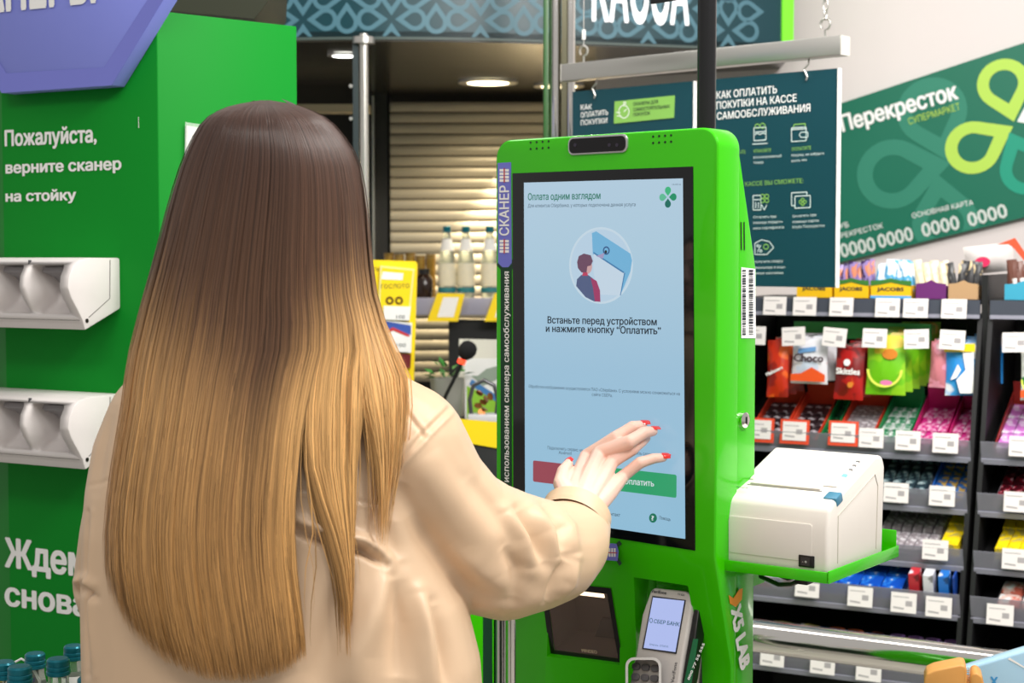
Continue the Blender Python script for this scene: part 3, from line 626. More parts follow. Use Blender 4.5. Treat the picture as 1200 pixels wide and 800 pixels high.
# scanner cradles
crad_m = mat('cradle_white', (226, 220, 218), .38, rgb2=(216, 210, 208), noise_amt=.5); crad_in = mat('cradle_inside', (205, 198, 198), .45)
def cradle(ybase, label, k):
    top = CF.hit(141, ybase); z0 = top.z; u = abs(CF.hit(141, ybase + 1).z - CF.hit(141, ybase).z)
    fr = Frame(M=CF.M @ Matrix.Translation((top.x, 0, z0)))
    t = thing('scanner_cradle', label, 'cradle', fr, 'scanner cradles on the column')
    pf = [(0, 0), (-.085, .0005), (-.108, -.004), (-.122, -.014), (-.133, -.032), (-.136, -.052), (-.128, -.070), (-.115, -.088), (-.101, -.108), (-.094, -.128), (0, -.092)]
    pf = [(y * 1.0, z * u * 83 / .128) for y, z in pf]
    L = .56; o = MB().prism([(y, z) for y, z in pf][::-1], -L, 0).build('housing', crad_m, t, bevel=.004, segs=2, angle=25)
    sl = abs(CF.hit(70, 340, -.13).x - CF.hit(22, 340, -.13).x)
    xs = CF.hit(57, ybase + 40, -.12).x - top.x
    for j in range(5):
        xc = xs - j * sl * .98; wd = sl * .42
        if xc - wd < -L: break
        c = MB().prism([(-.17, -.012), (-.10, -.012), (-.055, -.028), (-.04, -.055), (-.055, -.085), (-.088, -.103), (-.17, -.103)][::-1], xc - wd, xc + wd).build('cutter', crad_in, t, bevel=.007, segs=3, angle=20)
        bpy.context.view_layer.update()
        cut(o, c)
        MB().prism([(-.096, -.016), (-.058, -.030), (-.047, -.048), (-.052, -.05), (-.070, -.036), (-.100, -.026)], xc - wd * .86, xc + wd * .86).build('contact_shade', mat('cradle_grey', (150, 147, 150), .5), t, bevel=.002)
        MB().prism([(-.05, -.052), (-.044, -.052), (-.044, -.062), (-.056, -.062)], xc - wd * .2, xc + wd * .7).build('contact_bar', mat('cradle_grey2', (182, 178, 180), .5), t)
        MB().box(xc - sl * .5 - .001, xc - sl * .5 + .001, -.118, -.112, -.016, -.004).build('indicator', mat('indicator_dark', (70, 70, 74), .4), t)
    sm = mat('cradle_seam', (120, 116, 112), .6)
    MB().tube([(.0004, -.028, -.004), (.0004, -.030, -.075), (.0004, -.085, -.108)], .0009, 5).build('side_seam', sm, t)
    MB().lathe([(.0001, 0), (.004, 0), (.004, .001), (.0001, .001)], 12, Matrix.Translation((.0002, -.090, -.114)) @ Matrix.Rotation(R(90), 4, 'Y')).build('lock', mat('lock_dark', (60, 55, 52), .3, .8), t)
    MB().tube([(-L + .01, -.104, -.113), (-.004, -.104, -.113)], .0007, 5).build('front_seam', sm, t)
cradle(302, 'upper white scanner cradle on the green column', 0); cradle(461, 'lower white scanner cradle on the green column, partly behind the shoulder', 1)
# document pocket on the side face
t = thing('document_pocket', 'white sheet in clear pocket on the column side behind the hair', 'document', SF)
q = quad(SF, [(216, 330), (290, 330), (290, 158), (219, 147)], -.006)
MB().plate(q, -.006, -.003).build('sheet', mat('sheet_white', (236, 232, 226), .6), t)
q = quad(SF, [(214, 332), (293, 333), (293, 154), (217, 143)], -.008)
MB().plate(q, -.009, -.008).build('clear_cover', mat('clear_pocket', (240, 245, 242), .1, alpha=.25), t)

# ================================================================ kiosk
KF = Frame((P(708, 400, 2.4).x, 2.4, 0), -41.1)
kg = green_k
xL = KF.hit(580.5, 400).x; xR = KF.hit(840, 400).x
zT = KF.hit(825, 149).z; bend = KF.hit(838, 652, 0); zb_ = bend.z
lo = KF.hit(861, 800, xR, 0); kick = math.degrees(math.atan2(lo.y, zb_ - lo.z))
sh = KF.hit(867, 300, xR, 0).y; re = KF.hit(889, 430, xR, 0).y
rt = KF.hit(868, 180, xR, 0); rm = KF.hit(889, 318, xR, 0)
print('kiosk', xL, xR, zT, zb_, kick, sh, re, rt.y, rt.z, rm.z)
ks = thing('self_checkout_kiosk', 'glossy lime green self-checkout kiosk with tall touch screen', 'kiosk', KF)
tk_ = math.tan(R(kick)); zlow = .30
yl = tk_ * (zb_ - zlow)
# front shell: profile extruded, top corners rounded, then the niches cut in
if yl > sh - .012: yl = sh - .012; zlow = zb_ - yl / tk_
rr_ = .030; top = [(xR - rr_ + rr_ * math.cos(R(90 * i / 8)), zT - rr_ + rr_ * math.sin(R(90 * i / 8))) for i in range(9)] + [(xL + rr_ + rr_ * math.cos(R(90 + 90 * i / 8)), zT - rr_ + rr_ * math.sin(R(90 + 90 * i / 8))) for i in range(9)]
loop = [(xL, zb_, 0), (xL, zlow, yl), (xL, .02, yl), (xR, .02, yl), (xR, zlow, yl), (xR, zb_, 0)] + [(x, z, 0) for x, z in top]
n = len(loop); vs = [(x, y, z) for x, z, y in loop] + [(x, sh, z) for x, z, y in loop]
fs = [tuple(i + n for i in range(n)), (0, 1, 4, 5), (1, 2, 3, 4), tuple([0, 5] + list(range(6, n)))] + [(i, (i + 1) % n, n + (i + 1) % n, n + i) for i in range(n)]
shell = MB().add(vs, fs).build('front_shell', kg, ks, bevel=.005, segs=3, angle=55, smooth=0)
LWF = Frame(M=KF.M @ Matrix.Translation((0, 0, zb_)) @ Matrix.Rotation(R(kick), 4, 'X'))   # lower face plane
LM = KF.I @ LWF.M
nq = quad(LWF, [(742.5, 676), (806, 686), (833, 830), (748, 815)])
g = MB().prism([(sh + .0008, rt.z + .01), (rm.y, rm.z), (re, .02), (sh + .0008, .02)], xL + .004, xR - .003); rear = g.build('rear_housing', kg, ks, bevel=.004)
for body_ in (shell, rear):
    c = MB().plate(nq, -.02, .06).build('cutter', kg, ks, T=LM); bpy.context.view_layer.update(); cut(body_, c)
sq = quad(LWF, [(634, 680), (716, 690), (730, 776), (646, 765)])
for body_ in (shell, rear):
    c = MB().plate(sq, -.02, .052).build('cutter', kg, ks, T=LM); bpy.context.view_layer.update(); cut(body_, c)
for f in shell.data.polygons: f.use_smooth = True
bm = bmesh.new(); bm.from_mesh(shell.data); bm.normal_update()
for e in bm.edges:
    if len(e.link_faces) == 2 and e.calc_face_angle(0) > R(28): e.smooth = False
bm.to_mesh(shell.data); bm.free()
# side details
def side(pts, nm, m, par=ks, off=.0007, x=None):
    x = xR - .003 if x is None else x
    vs = [KF.hit(px, py, x, 0) for px, py in pts]; return MB().add([(x + off, v.y, v.z) for v in vs], [tuple(range(len(vs)))]).build(nm, m, par, smooth=0)
for x0 in (867.5, 871): side([(x0, 260), (x0 + 1.3, 260), (x0 + 1.6, 293), (x0 + .3, 293)], 'vent_slot', mat('slot_black', (8, 20, 8), .6))
bs = side([(868, 313), (884.5, 315), (885, 396), (868, 396)], 'barcode_sticker', white_print, off=.001)
g = MB()
for c0_, c1_ in ((868.8, 873), (876.5, 881.5)):
    y = 316
    while y < 392:
        h = random.choice((.8, 1.2, 2.0, 2.6)); vs = [KF.hit(px, py, xR - .003, 0) for px, py in ((c0_, y), (c1_, y), (c1_, y + h), (c0_, y + h))]
        g.add([(xR - .003 + .0018, v.y, v.z) for v in vs], [(0, 1, 2, 3)]); y += h + random.choice((.8, 1.0, 1.6))
setp(g.build('barcode_print', dark_print, bs, smooth=0), kind='stuff')
lk = KF.hit(872.5, 492, xR, 0)
lo_ = MB().lathe([(.0001, 0), (.0115, 0), (.0115, .005), (.0085, .0065), (.0001, .006)], 24, Matrix.Translation((xR - .003, lk.y, lk.z)) @ Matrix.Rotation(R(90), 4, 'Y')).build('lock', chrome, ks)
MB().box(xR + .003, xR + .0042, lk.y - .001, lk.y + .001, lk.z - .005, lk.z + .005).build('key_slot', black_plastic, lo_)
# bezel and screen
bz = quad(KF, [(601, 203), (812.5, 195), (815, 645), (602, 612)])
bzo = MB().plate(bz, -.0015, .004).build('screen_bezel', mat('bezel_glass', (10, 12, 16), .08, spec=.6), ks, bevel=.0008)
def screen_mat():
    m = bpy.data.materials.new('screen_display'); m.use_nodes = True; nt = m.node_tree; b = nt.nodes['Principled BSDF']
    tc = nt.nodes.new('ShaderNodeTexCoord'); sp = nt.nodes.new('ShaderNodeSeparateXYZ'); cr = nt.nodes.new('ShaderNodeValToRGB')
    nt.links.new(tc.outputs['Generated'], sp.inputs[0]); nt.links.new(sp.outputs['Z'], cr.inputs[0])
    e = cr.color_ramp.elements; e[0].color = (*lin((150, 198, 226)), 1); e[1].color = (*lin((184, 212, 232)), 1); e[0].position = 0
    n_ = e.new(.45); n_.color = (*lin((160, 200, 226)), 1); n_ = e.new(.8); n_.color = (*lin((178, 210, 230)), 1)
    b.inputs['Base Color'].default_value = (.02, .02, .02, 1); b.inputs['Roughness'].default_value = .12; b.inputs['Emission Strength'].default_value = .86
    nt.links.new(cr.outputs[0], b.inputs['Emission Color']); return m
scr = MB().plate(quad(KF, [(615, 214), (801, 209), (803.8, 631), (616.5, 604)]), -.0022, -.0016).build('display', screen_mat(), ks)
E_ = lambda n, c, s=.85: mat('ui_' + n, c, .5, emit=s)
ui_dark = E_('dark_text', (36, 52, 66), .5); ui_green = E_('green_text', (10, 120, 92)); ui_white = E_('white', (226, 236, 242)); ui_grey = E_('grey_text', (72, 92, 112), .7)
def ui(pts, m, y, nm='ui_shape'): return MB().poly(quad(KF, pts), y).build(nm, m, scr, smooth=0)
ftext(KF, 'Оплата одним взглядом', scr, ui_green, (620, 234.5), (705, 233), 8, y=-.0028, bold=.02)
ftext(KF, 'Для клиентов Сбербанка, у которых подключена данная услуга', scr, ui_grey, (620, 243), (746, 241.5), 4, y=-.0028)
ftext(KF, 'Встаньте перед устройством', scr, ui_dark, (643, 378.5), (771, 381), 8, y=-.0028, bold=.03)
ftext(KF, 'и нажмите кнопку “Оплатить”', scr, ui_dark, (641, 388.5), (776, 391.5), 8, y=-.0028, bold=.03)
ftext(KF, 'Обработка изображения осуществляется ПАО «Сбербанк». С условиями можно ознакомиться на', scr, ui_grey, (621, 454), (798, 463), 3.6, y=-.0028)
ftext(KF, 'сайте СБЕРа.', scr, ui_grey, (695, 463.5), (719, 465), 3.6, y=-.0028)
ftext(KF, 'Подключить сервис на', scr, ui_grey, (643, 526), (684, 529), 3.8, y=-.0028); ftext(KF, 'Android', scr, ui_grey, (656, 531.5), (671, 532.5), 3.8, y=-.0028)
ftext(KF, 'Подключить сервис на iOS', scr, ui_grey, (731, 531), (780, 535), 3.8, y=-.0028)
ftext(KF, '16:43:16', scr, ui_grey, (789, 217), (799, 217), 2, y=-.0028)
c_ = KF.hit(784, 231); sxx = .0060
for ang_, col_ in ((90, (60, 190, 130)), (0, (16, 150, 104)), (270, (0, 112, 96)), (180, (96, 196, 156))):
    dx, dz = math.cos(R(ang_)), math.sin(R(ang_))
    MB().poly(drop(c_.x + dx * .0100, c_.z + dz * .0100, .0054, ang_ + 180, 1, 1.5, 14), -.0028).build('logo_petal', E_('petal%d' % ang_, col_), scr, smooth=0)
# picture: person looking at a panel inside a pale disc
cc = KF.hit(705, 311); e0 = abs(KF.hit(743, 311).x - cc.x); e1 = abs(KF.hit(705, 266).z - cc.z)
MB().ring(circle(cc.x, cc.z, e0, 40, e1), circle(cc.x, cc.z, e0 * .94, 40, e1 * .94), -.0026).build('picture_disc_rim', E_('disc_rim', (205, 226, 240)), scr, smooth=0)
MB().poly(circle(cc.x, cc.z, e0 * .94, 40, e1 * .94), -.0025).build('picture_disc', E_('disc', (192, 218, 238)), scr, smooth=0)
ui([(695, 273), (700, 271), (740, 297), (742, 305), (740, 318), (729, 344), (727, 346), (732, 321), (696, 298)], E_('panel_blue', (118, 186, 226)), -.0028)
ui([(697, 296), (733, 319), (728, 346), (704, 345), (697, 320)], E_('panel_pale', (204, 224, 240)), -.0030)
ui([(697, 295), (733, 318.5), (732, 320), (697, 297)], E_('panel_edge', (70, 130, 180)), -.0031); ui([(733, 318.5), (734, 320), (729, 346), (728, 346)], E_('panel_edge', (70, 130, 180)), -.0031)
MB().ring(quad(KF, circ_px(712, 293.5, 4, 5, 20)[:-1]), quad(KF, circ_px(712, 293.5, 2.6, 3.3, 20)[:-1]), -.0032).build('picture_camera', E_('cam_ring', (50, 90, 140)), scr, smooth=0)
MB().poly(quad(KF, circ_px(711.5, 295, 1.5, 2, 12)[:-1]), -.0033).build('picture_camera', ui_dark, scr, smooth=0)
ui([(710, 296), (700, 300), (708, 303)], E_('beam', (170, 160, 200)), -.0032)
MB().poly(quad(KF, circ_px(689.5, 312, 6, 9, 20)[:-1]), -.0034).build('picture_face', E_('face', (214, 170, 170)), scr, smooth=0)
ui([(678, 307), (680, 300), (686, 297), (694, 299), (696.5, 306), (694, 311), (690, 312), (689, 320), (683, 319), (679, 314)], E_('hair', (112, 76, 100)), -.0036)
ui([(683, 322), (691, 322), (699, 328), (704, 340), (705.5, 353.5), (698, 353), (688, 348), (677, 335), (678, 327)], E_('vest', (84, 98, 136)), -.0038)
ui([(694, 325), (701, 329), (705, 340), (705.5, 353.5), (699, 353), (697, 338)], E_('sleeve', (166, 60, 106)), -.0040)
ui([(685, 319), (690, 319), (691, 323), (684, 323)], E_('collar', (196, 66, 100)), -.0039)
# buttons and footer
b_ = MB().poly([tuple(p) for p in rrect(*(lambda a, b: (a.x, b.x, b.z, a.z))(KF.hit(626, 539), KF.hit(709, 574)), .003)], -.0028).build('red_button', E_('red_btn', (160, 74, 88)), scr, smooth=0)
b_ = MB().poly([tuple(p) for p in rrect(*(lambda a, b: (a.x, b.x, b.z, a.z))(KF.hit(722, 548), KF.hit(794, 583)), .003)], -.0028).build('green_button', E_('green_btn', (44, 168, 112)), scr, smooth=0)
ftext(KF, 'Отмена', scr, ui_white, (655, 560), (682, 563), 6, y=-.0033, bold=.02); ftext(KF, 'Оплатить', scr, ui_white, (733, 566.5), (768, 569.5), 7, y=-.0033, bold=.02)
for k, c_ in enumerate(((226, 232, 240), (50, 60, 190), (206, 80, 80))): ui([(621.5, 592 + 3 * k), (630.5 - (k == 2), 593 + 3 * k), (630 - 1.5 * k, 596 + 3 * k), (622 + 1.2 * k, 595 + 3 * k)], E_('flag%d' % k, c_), -.0028)
ftext(KF, 'Сменить', scr, ui_dark, (634, 597), (652, 599), 4, y=-.0028); ftext(KF, 'Списать контакт', scr, ui_dark, (694, 601), (728, 605), 4, y=-.0028); ftext(KF, 'Помощь', scr, ui_dark, (774, 608), (787, 610), 4, y=-.0028)
MB().poly(quad(KF, circ_px(766.5, 606.5, 4.6, 5.5, 20)[:-1]), -.0028).build('help_icon', ui_green, scr, smooth=0); ftext(KF, '?', scr, ui_white, (765, 609), (768.2, 609.2), 5.5, y=-.0034, bold=.03)
# camera bar, speaker holes
cb = rrect(*(lambda a, b: (a.x, b.x, b.z, a.z))(KF.hit(667, 161), KF.hit(736.5, 178.5)), .0098, 8)
MB().plate(cb, -.003, .006).build('camera_bar', mat('bar_silver', (200, 200, 200), .25, .8), ks, bevel=.0008)
cb = rrect(*(lambda a, b: (a.x, b.x, b.z, a.z))(KF.hit(669, 163), KF.hit(734.5, 176.5)), .0080, 8)
cb_ = MB().plate(cb, -.0042, -.003).build('camera_window', mat('cam_black', (10, 8, 12), .1), ks)
for px in (676, 716, 725): MB().lathe([(.0001, 0), (.0028, 0), (.0028, .0006), (.0001, .0006)], 14, Matrix.Translation((KF.hit(px, 170).x, -.0042, KF.hit(px, 170).z)) @ Matrix.Rotation(R(90), 4, 'X')).build('lens', mat('lens_dark', (50, 45, 60), .1), cb_)
for cx0, cy0 in ((622, 167), (765.5, 160)):
    for r_ in range(2):
        for c__ in range(4):
            h = KF.hit(cx0 + c__ * 7, cy0 + r_ * 7.5 - c__ * .5)
            MB().lathe([(.0001, 0), (.0018, 0), (.0018, .0006), (.0001, .0006)], 10, Matrix.Translation((h.x, .0001, h.z)) @ Matrix.Rotation(R(90), 4, 'X')).build('speaker_hole', black_plastic, ks)
# lilac scanner strip and dark green band on the left side of the face
lil = mat('lilac_sticker', (112, 116, 205), .5); dkg = mat('dark_green_sticker', (16, 58, 34), .5)
st = MB().plate(quad(KF, [(583.5, 191), (599, 190), (600, 308), (596, 313), (589, 313), (584, 308)]), -.0008, -.0002).build('lilac_sticker', lil, ks)
A = KF.hit(597, 276)
text('СКАНЕР', st, white_print, A.x, A.z, (KF.hit(597, 217) - KF.hit(597, 276)).length, abs(KF.hit(586, 240).x - KF.hit(597, 240).x), y=-.0014, rot=90, bold=.03)
for yb0 in (281, 198):
    g = MB()
    for r_ in range(4): g.poly(quad(KF, [(586, yb0 + r_ * 4), (597, yb0 + r_ * 4), (597, yb0 + 3 + r_ * 4), (586, yb0 + 3 + r_ * 4)]), -.0013)
    setp(g.build('stripe_print', white_print, st, smooth=0), kind='stuff')
    MB().poly(quad(KF, [(591, yb0 - 1), (592.5, yb0 - 1), (592.5, yb0 + 16), (591, yb0 + 16)]), -.0017).build('red_stripe', mat('thin_red', (190, 40, 60), .5), st, smooth=0)
st = MB().plate(quad(KF, [(582, 310), (587, 304), (590, 313), (596, 313), (600.5, 304), (604, 310), (600, 316), (600, 720), (587, 720), (587, 316)]), -.0006, -.0001).build('green_band_sticker', dkg, ks)
A = KF.hit(597, 640); text('Для оплаты с использованием сканера самообслуживания', st, white_print, A.x, A.z, (KF.hit(597, 318) - KF.hit(597, 640)).length, abs(KF.hit(590.5, 340).x - KF.hit(597, 340).x), y=-.0012, rot=90, bold=.025)
# lower lilac sticker with dark corners under the bezel
st = MB().plate(quad(KF, [(655, 632), (723, 637), (725, 646), (724, 657), (655, 652)]), -.0008, -.0002).build('lilac_sticker', lil, ks)
ftext(KF, 'СКАНЕР', st, white_print, (668, 650), (712, 653), 10, y=-.0014, bold=.03)
g = MB()
for r_ in range(3): g.poly(quad(KF, [(714 + r_ * 3, 642), (716 + r_ * 3, 642), (716 + r_ * 3, 652), (714 + r_ * 3, 652)]), -.0013)
setp(g.build('stripe_print', white_print, st, smooth=0), kind='stuff')
MB().poly(quad(KF, [(713, 646.5), (724, 647), (724, 648), (713, 647.5)]), -.0017).build('red_stripe', mat('thin_red', (190, 40, 60), .5), st, smooth=0)
for q in ([(722, 637), (726, 633), (729, 637), (725, 641)], [(722, 656), (725, 653), (729, 660), (726, 663)]): MB().plate(quad(KF, q), -.0006, -.0001).build('corner_sticker', dkg, ks)
# scanner window
def low(pts, y0, y1, nm, m, par=ks, **k): return MB().plate(quad(LWF, pts), y0, y1, LM).build(nm, m, par, **k)
g = MB().ring(quad(LWF, [(634, 680), (716.5, 688.5), (731, 778), (645, 767)]), quad(LWF, [(641, 687), (712, 695), (725, 771), (650, 761)]), -.0015, LM).build('scanner_window_frame', mat('scanner_frame', (18, 16, 16), .2), ks, smooth=0)
iq = quad(LWF, [(641, 687), (712, 695), (725, 771), (650, 761)])
inn = mat('scanner_inside', (92, 76, 70), .4, rgb2=(60, 48, 44), noise_amt=.6, nscale=6)
k4 = [Vector((x, 0, z)) for x, z in iq]; ctr = sum(k4, Vector()) / 4; deep = [ctr + (v - ctr) * .72 + Vector((0, .045, 0)) for v in k4]
g = MB().add([tuple(v) for v in k4 + deep], [(0, 1, 5, 4), (1, 2, 6, 5), (2, 3, 7, 6), (3, 0, 4, 7), (4, 5, 6, 7)], LM).build('scanner_chamber', inn, ks, smooth=0)
low([(655, 691), (706, 697), (707, 701), (656, 695)], .002, .004, 'scanner_light_strip', mat('scanner_glow', (255, 226, 190), .5, emit=3.2), g)
low([(692, 733), (711, 736), (708, 758), (684, 755)], .030, .034, 'scanner_sensor', mat('sensor_dark', (34, 28, 26), .25), g)
low([(640, 686), (713, 694), (726, 772), (649, 762)], -.0008, -.0002, 'scanner_glass', mat('scanner_pane', (150, 130, 120), .03, alpha=.18), ks)
ftext(LWF, 'MINDEO', ks, mat('cream_print', (226, 205, 175), .5), (683, 763), (701, 765), 3.6, y=-.002, bold=.02, M=LM)
# X5 LAB lettering on the side
def side_text(body, a, b, cap, x=None):
    x = xR + .0008; A = KF.hit(*a, x, 0); B = KF.hit(*b, x, 0); d = B - A; C = KF.hit(a[0] + cap, a[1], x, 0)
    w_ = math.hypot(d.y, d.z); an = math.atan2(d.z, d.y)
    M_ = Matrix.Translation((x, 0, 0)) @ Matrix.Rotation(R(90), 4, 'Z')
    return text(body, ks, white_print, A.y, A.z, w_, abs(C.y - A.y) , y=-.0004, rot=math.degrees(an), bold=.085, M=M_)
side_text('X5 LAB', (856.5, 714), (868.5, 787), 11.5)
side([(853.5, 697), (859, 700.5), (866, 690), (870, 689), (869, 702), (862, 711), (855, 707)], 'orange_tick', mat('orange_print', (240, 150, 20), .5), x=xR + .0005)
# black pole rising from the back of the kiosk
px_ = KF.hit(828, 100, sh + .03); pz = zT - .06
po = MB().tube([(px_.x, sh + .03, 1.0), (px_.x, sh + .03, 2.35)], .0142, 24).build('light_pole', mat('pole_black_gloss', (24, 24, 26), .22), ks)
q = quad(KF, [(765, 5), (822, -4), (822, -40), (765, -32)], sh + .03); MB().plate(q, sh + .024, sh + .03).build('pole_flag', black_metal, ks)
MB().box(xL - .03, xR + .03, -.03, re + .06, 0, .02).build('base_plate', black_metal, ks, bevel=.004)

# ================================================================ payment terminal
TF = Frame((P(778, 732, 2.335).x, 2.335, P(778, 732, 2.335).z), -41.1, -20)
t = thing('payment_terminal', 'grey handheld card terminal with lit screen in the kiosk niche', 'terminal', TF)
tg = mat('terminal_grey', (196, 190, 186), .4)
body = quad(TF, [(762, 692), (766, 688), (804, 692), (809, 697), (810, 712), (800, 768), (790, 840), (731, 830), (745, 766), (752, 720)], 0)
MB().plate(body, 0, .028).build('housing', tg, t, bevel=.004, segs=3)
MB().plate(quad(TF, [(765, 698), (804, 703), (793, 766), (753, 760)]), -.0012, -.0002).build('screen_frame', mat('term_frame', (30, 32, 40), .3), t)
ts = MB().plate(quad(TF, [(766, 700), (802.5, 704), (792, 764), (755, 759)]), -.0018, -.0013).build('display', E_('term_screen', (176, 190, 240), .95), t)
ftext(TF, 'СБЕР БАНК', ts, E_('term_text', (70, 120, 150), .6), (767, 730), (797, 734), 4.5, y=-.0024, bold=.03)
MB().ring(quad(TF, circ_px(764, 727, 2, 3, 14)[:-1]), quad(TF, circ_px(764, 727, 1.3, 2.1, 14)[:-1]), -.0023).build('logo_ring', E_('term_text', (70, 120, 150), .6), ts, smooth=0)
ftext(TF, 'Оплатить - ОТМЕНА', ts, E_('term_text', (70, 120, 150), .6), (762, 756), (784, 759), 2.2, y=-.0024)
ftext(TF, 'Verifone', t, dark_print, (763, 694), (781, 696.5), 4, y=-.0006, bold=.02); ftext(TF, 'VX 820', t, dark_print, (794, 697), (802, 698.2), 2.5, y=-.0006)
MB().plate(quad(TF, [(811, 710), (817, 712), (806, 790), (797, 830), (792, 828), (801, 768)]), .006, .03).build('card_slot_block', black_plastic, t, bevel=.002)
lb = MB().plate(quad(TF, [(811, 748), (816, 748), (808, 800), (800, 800)]), .003, .0055).build('green_label', mat('label_green', (20, 100, 60), .5), t)
A = TF.hit(808, 797, .003); text('800 77 55 555', lb, white_print, A.x, A.z, .058, .0042, y=.0024, rot=76, bold=.03)
MB().ring(quad(TF, rrect(733, 775, 770, 850, 10), -.02), quad(TF, rrect(736, 772, 773, 850, 8), -.02), -.02).build('keypad_rim', mat('rim_white', (225, 222, 220), .3), t, smooth=0)
sa = quad(TF, rrect(733, 775, 770, 850, 10), 0); sb = quad(TF, rrect(733, 775, 770, 850, 10), -.02)
n = len(sa); MB().add([(x, -.0003, z) for x, z in sa] + [(x, -.02, z) for x, z in sb], [(i, (i + 1) % n, n + (i + 1) % n, n + i) for i in range(n)]).build('keypad_shield', mat('shield_dark', (64, 62, 66), .35), t)
for r_ in range(4):
    for c_ in range(3):
        q = quad(TF, rrect(742 + c_ * 11 - r_ * .8, 751 + c_ * 11 - r_ * .8, 777 + c_ * 1 + r_ * 12, 785 + c_ + r_ * 12, 3, 3))
        MB().plate(q, -.004, -.0004).build('key', mat('key_grey', (110, 108, 112), .4), t, bevel=.0008)
ftext(TF, 'VeriFone', t, dark_print, (790, 800), (794, 776), 5, y=-.0006)

# ================================================================ printer on its tray
PF = Frame((P(970, 674, 2.2).x, 2.2, P(970, 674, 2.2).z), -36)
pw = abs(PF.hit(846, 659).x); ph = PF.hit(970, 591).z; pd = PF.hit(1037, 651, 0, 0).y; pt = PF.hit(1040, 530, 0, 0).z
print('printer', pw, ph, pd, pt)
pd = min(pd, .2)
t = thing('tray', 'lime green steel tray fixed beside the kiosk', 'tray', PF)
tz = -.004
MB().box(-pw - .002, .004, -.008, pd + .035, tz - .003, tz).build('plate', kg, t)
MB().box(-pw - .002, .004, -.011, -.0082, tz - .006, tz + .010).build('front_lip', kg, t, bevel=.001)
MB().box(.0045, .007, -.011, pd + .04, tz - .006, tz + .012).build('side_lip', kg, t, bevel=.001)
MB().box(-pw - .002, .004, pd + .0352, pd + .038, tz - .003, tz + .035).build('back_lip', kg, t, bevel=.001)
MB().prism([(0, tz - .004), (.14, tz - .004), (.14, tz - .05), (.10, tz - .05)], -pw - .004, -pw - .0015).build('bracket', kg, t)
t = thing('receipt_printer', 'white receipt printer with blue release button', 'printer', PF)
prw = mat('printer_white', (228, 222, 214), .38, rgb2=(220, 214, 206), noise_amt=.4); prb = mat('printer_blue', (70, 128, 156), .25)
h0 = ph * .83
prof = [(0, 0), (-.001, ph * .62), (.006, ph * .92), (.02, ph * 1.02), (pd * .82, pt), (pd * .95, pt - .003), (pd, pt - .02), (pd * .985, pt * .5), (pd * .97, 0)]
MB().prism(prof[::-1], -pw, 0).build('housing', prw, t, bevel=.006, segs=3, angle=28)
yz = lambda f: (f * (pd * .82 - .02) + .02, ph * 1.02 + f * (pt - ph * 1.02))
al = math.atan2(pt - ph * 1.02, pd * .82 - .02); TM = Matrix.Translation((0, .02, ph * 1.02)) @ Matrix.Rotation(al, 4, 'X'); sl = math.hypot(pt - ph * 1.02, pd * .82 - .02)
MB().box(-pw + .018, -.030, sl * .16, sl * .165, -.001, .0012, TM).build('paper_slot', mat('slot_grey', (150, 146, 140), .5), t)
MB().box(-pw + .022, -.034, sl * .175, sl * .26, .0002, .0035, TM).build('cutter_bar', prw, t, bevel=.001)
MB().box(-pw + .014, -.014, sl * .27, sl * .98, .0002, .0022, TM).build('lid', prw, t, bevel=.0015)
MB().add([(0.0008, .018, ph * .99), (.0008, .032, ph * 1.09), (.0008, .046, ph * 1.02), (.0008, .030, ph * .84)], [(0, 1, 2, 3)])
bt = MB().box(-.020, .0012, .004, .026, -.012, .0022, TM).build('release_button', prb, t, bevel=.0025)
MB().plate(rrect(-pw + .012, -.024, .016, ph * .70, .004), -.0016, -.0003).build('front_panel', prw, t, bevel=.0006)
MB().box(-.044, -.020, -.0028, -.0003, .008, .025).build('power_switch_frame', black_plastic, t, bevel=.0008)
sw = MB().prism([(-.0030, .011), (-.0048, .011), (-.0034, .022), (-.003, .022)], -.040, -.026).build('power_switch', mat('switch_black', (40, 40, 44), .3), t)
text('- 0', sw, white_print, -.037, .015, .007, .003, y=-.0052)
Aa = TM; text('Pavsal-G', t, dark_print, -pw + .012, -.012, .018, .0035, y=-.0062, bold=.03, M=TM @ Matrix.Translation((0, .014, 0)) @ Matrix.Rotation(R(-90), 4, 'X'))
for k in range(3): MB().box(-.019 , -.014, sl * (.62 + k * .09), sl * (.645 + k * .09), .0002, .0028, TM).build('button_mark', mat('mark_grey', (110, 110, 112), .4), t)
MB().box(-.021, -.014, sl * .47, sl * .53, .0002, .0027, TM).build('blue_light', mat('led_blue', (110, 190, 230), .4, emit=.5), t)
g = MB().tube([(.0004, pd * .16, .012), (.0004, pd * .16, ph * .8), (.0004, pd * .8, pt * .82), (.0004, pd * .86, pt * .7), (.0004, pd * .84, .012)], .0007, 5).build('side_seam', mat('seam_beige', (190, 184, 172), .6), t)
t = thing('printer_cables', 'black cables looping below the green tray', 'cable', PF)
MB().tube([(-.02 - .03, .02, tz - .012), (-.07, .03, tz - .022), (-.10, .05, tz - .030), (-.14, .07, tz - .026), (-.15, .09, tz - .022)], .0035, 8).build('cable', black_plastic, t)
MB().tube([(-.06, .05, tz - .010), (-.09, .06, tz - .022), (-.12, .08, tz - .022), (-.15, .10, tz - .016)], .003, 8).build('cable', black_plastic, t)
MB().box(-.055, -.035, .008, .03, tz - .016, tz - .0045).build('plug', black_plastic, t, bevel=.001)
ORD = ['first', 'second', 'third', 'fourth', 'fifth', 'sixth', 'seventh', 'eighth', 'ninth', 'tenth', 'eleventh', 'twelfth', 'thirteenth', 'fourteenth', 'fifteenth', 'sixteenth']
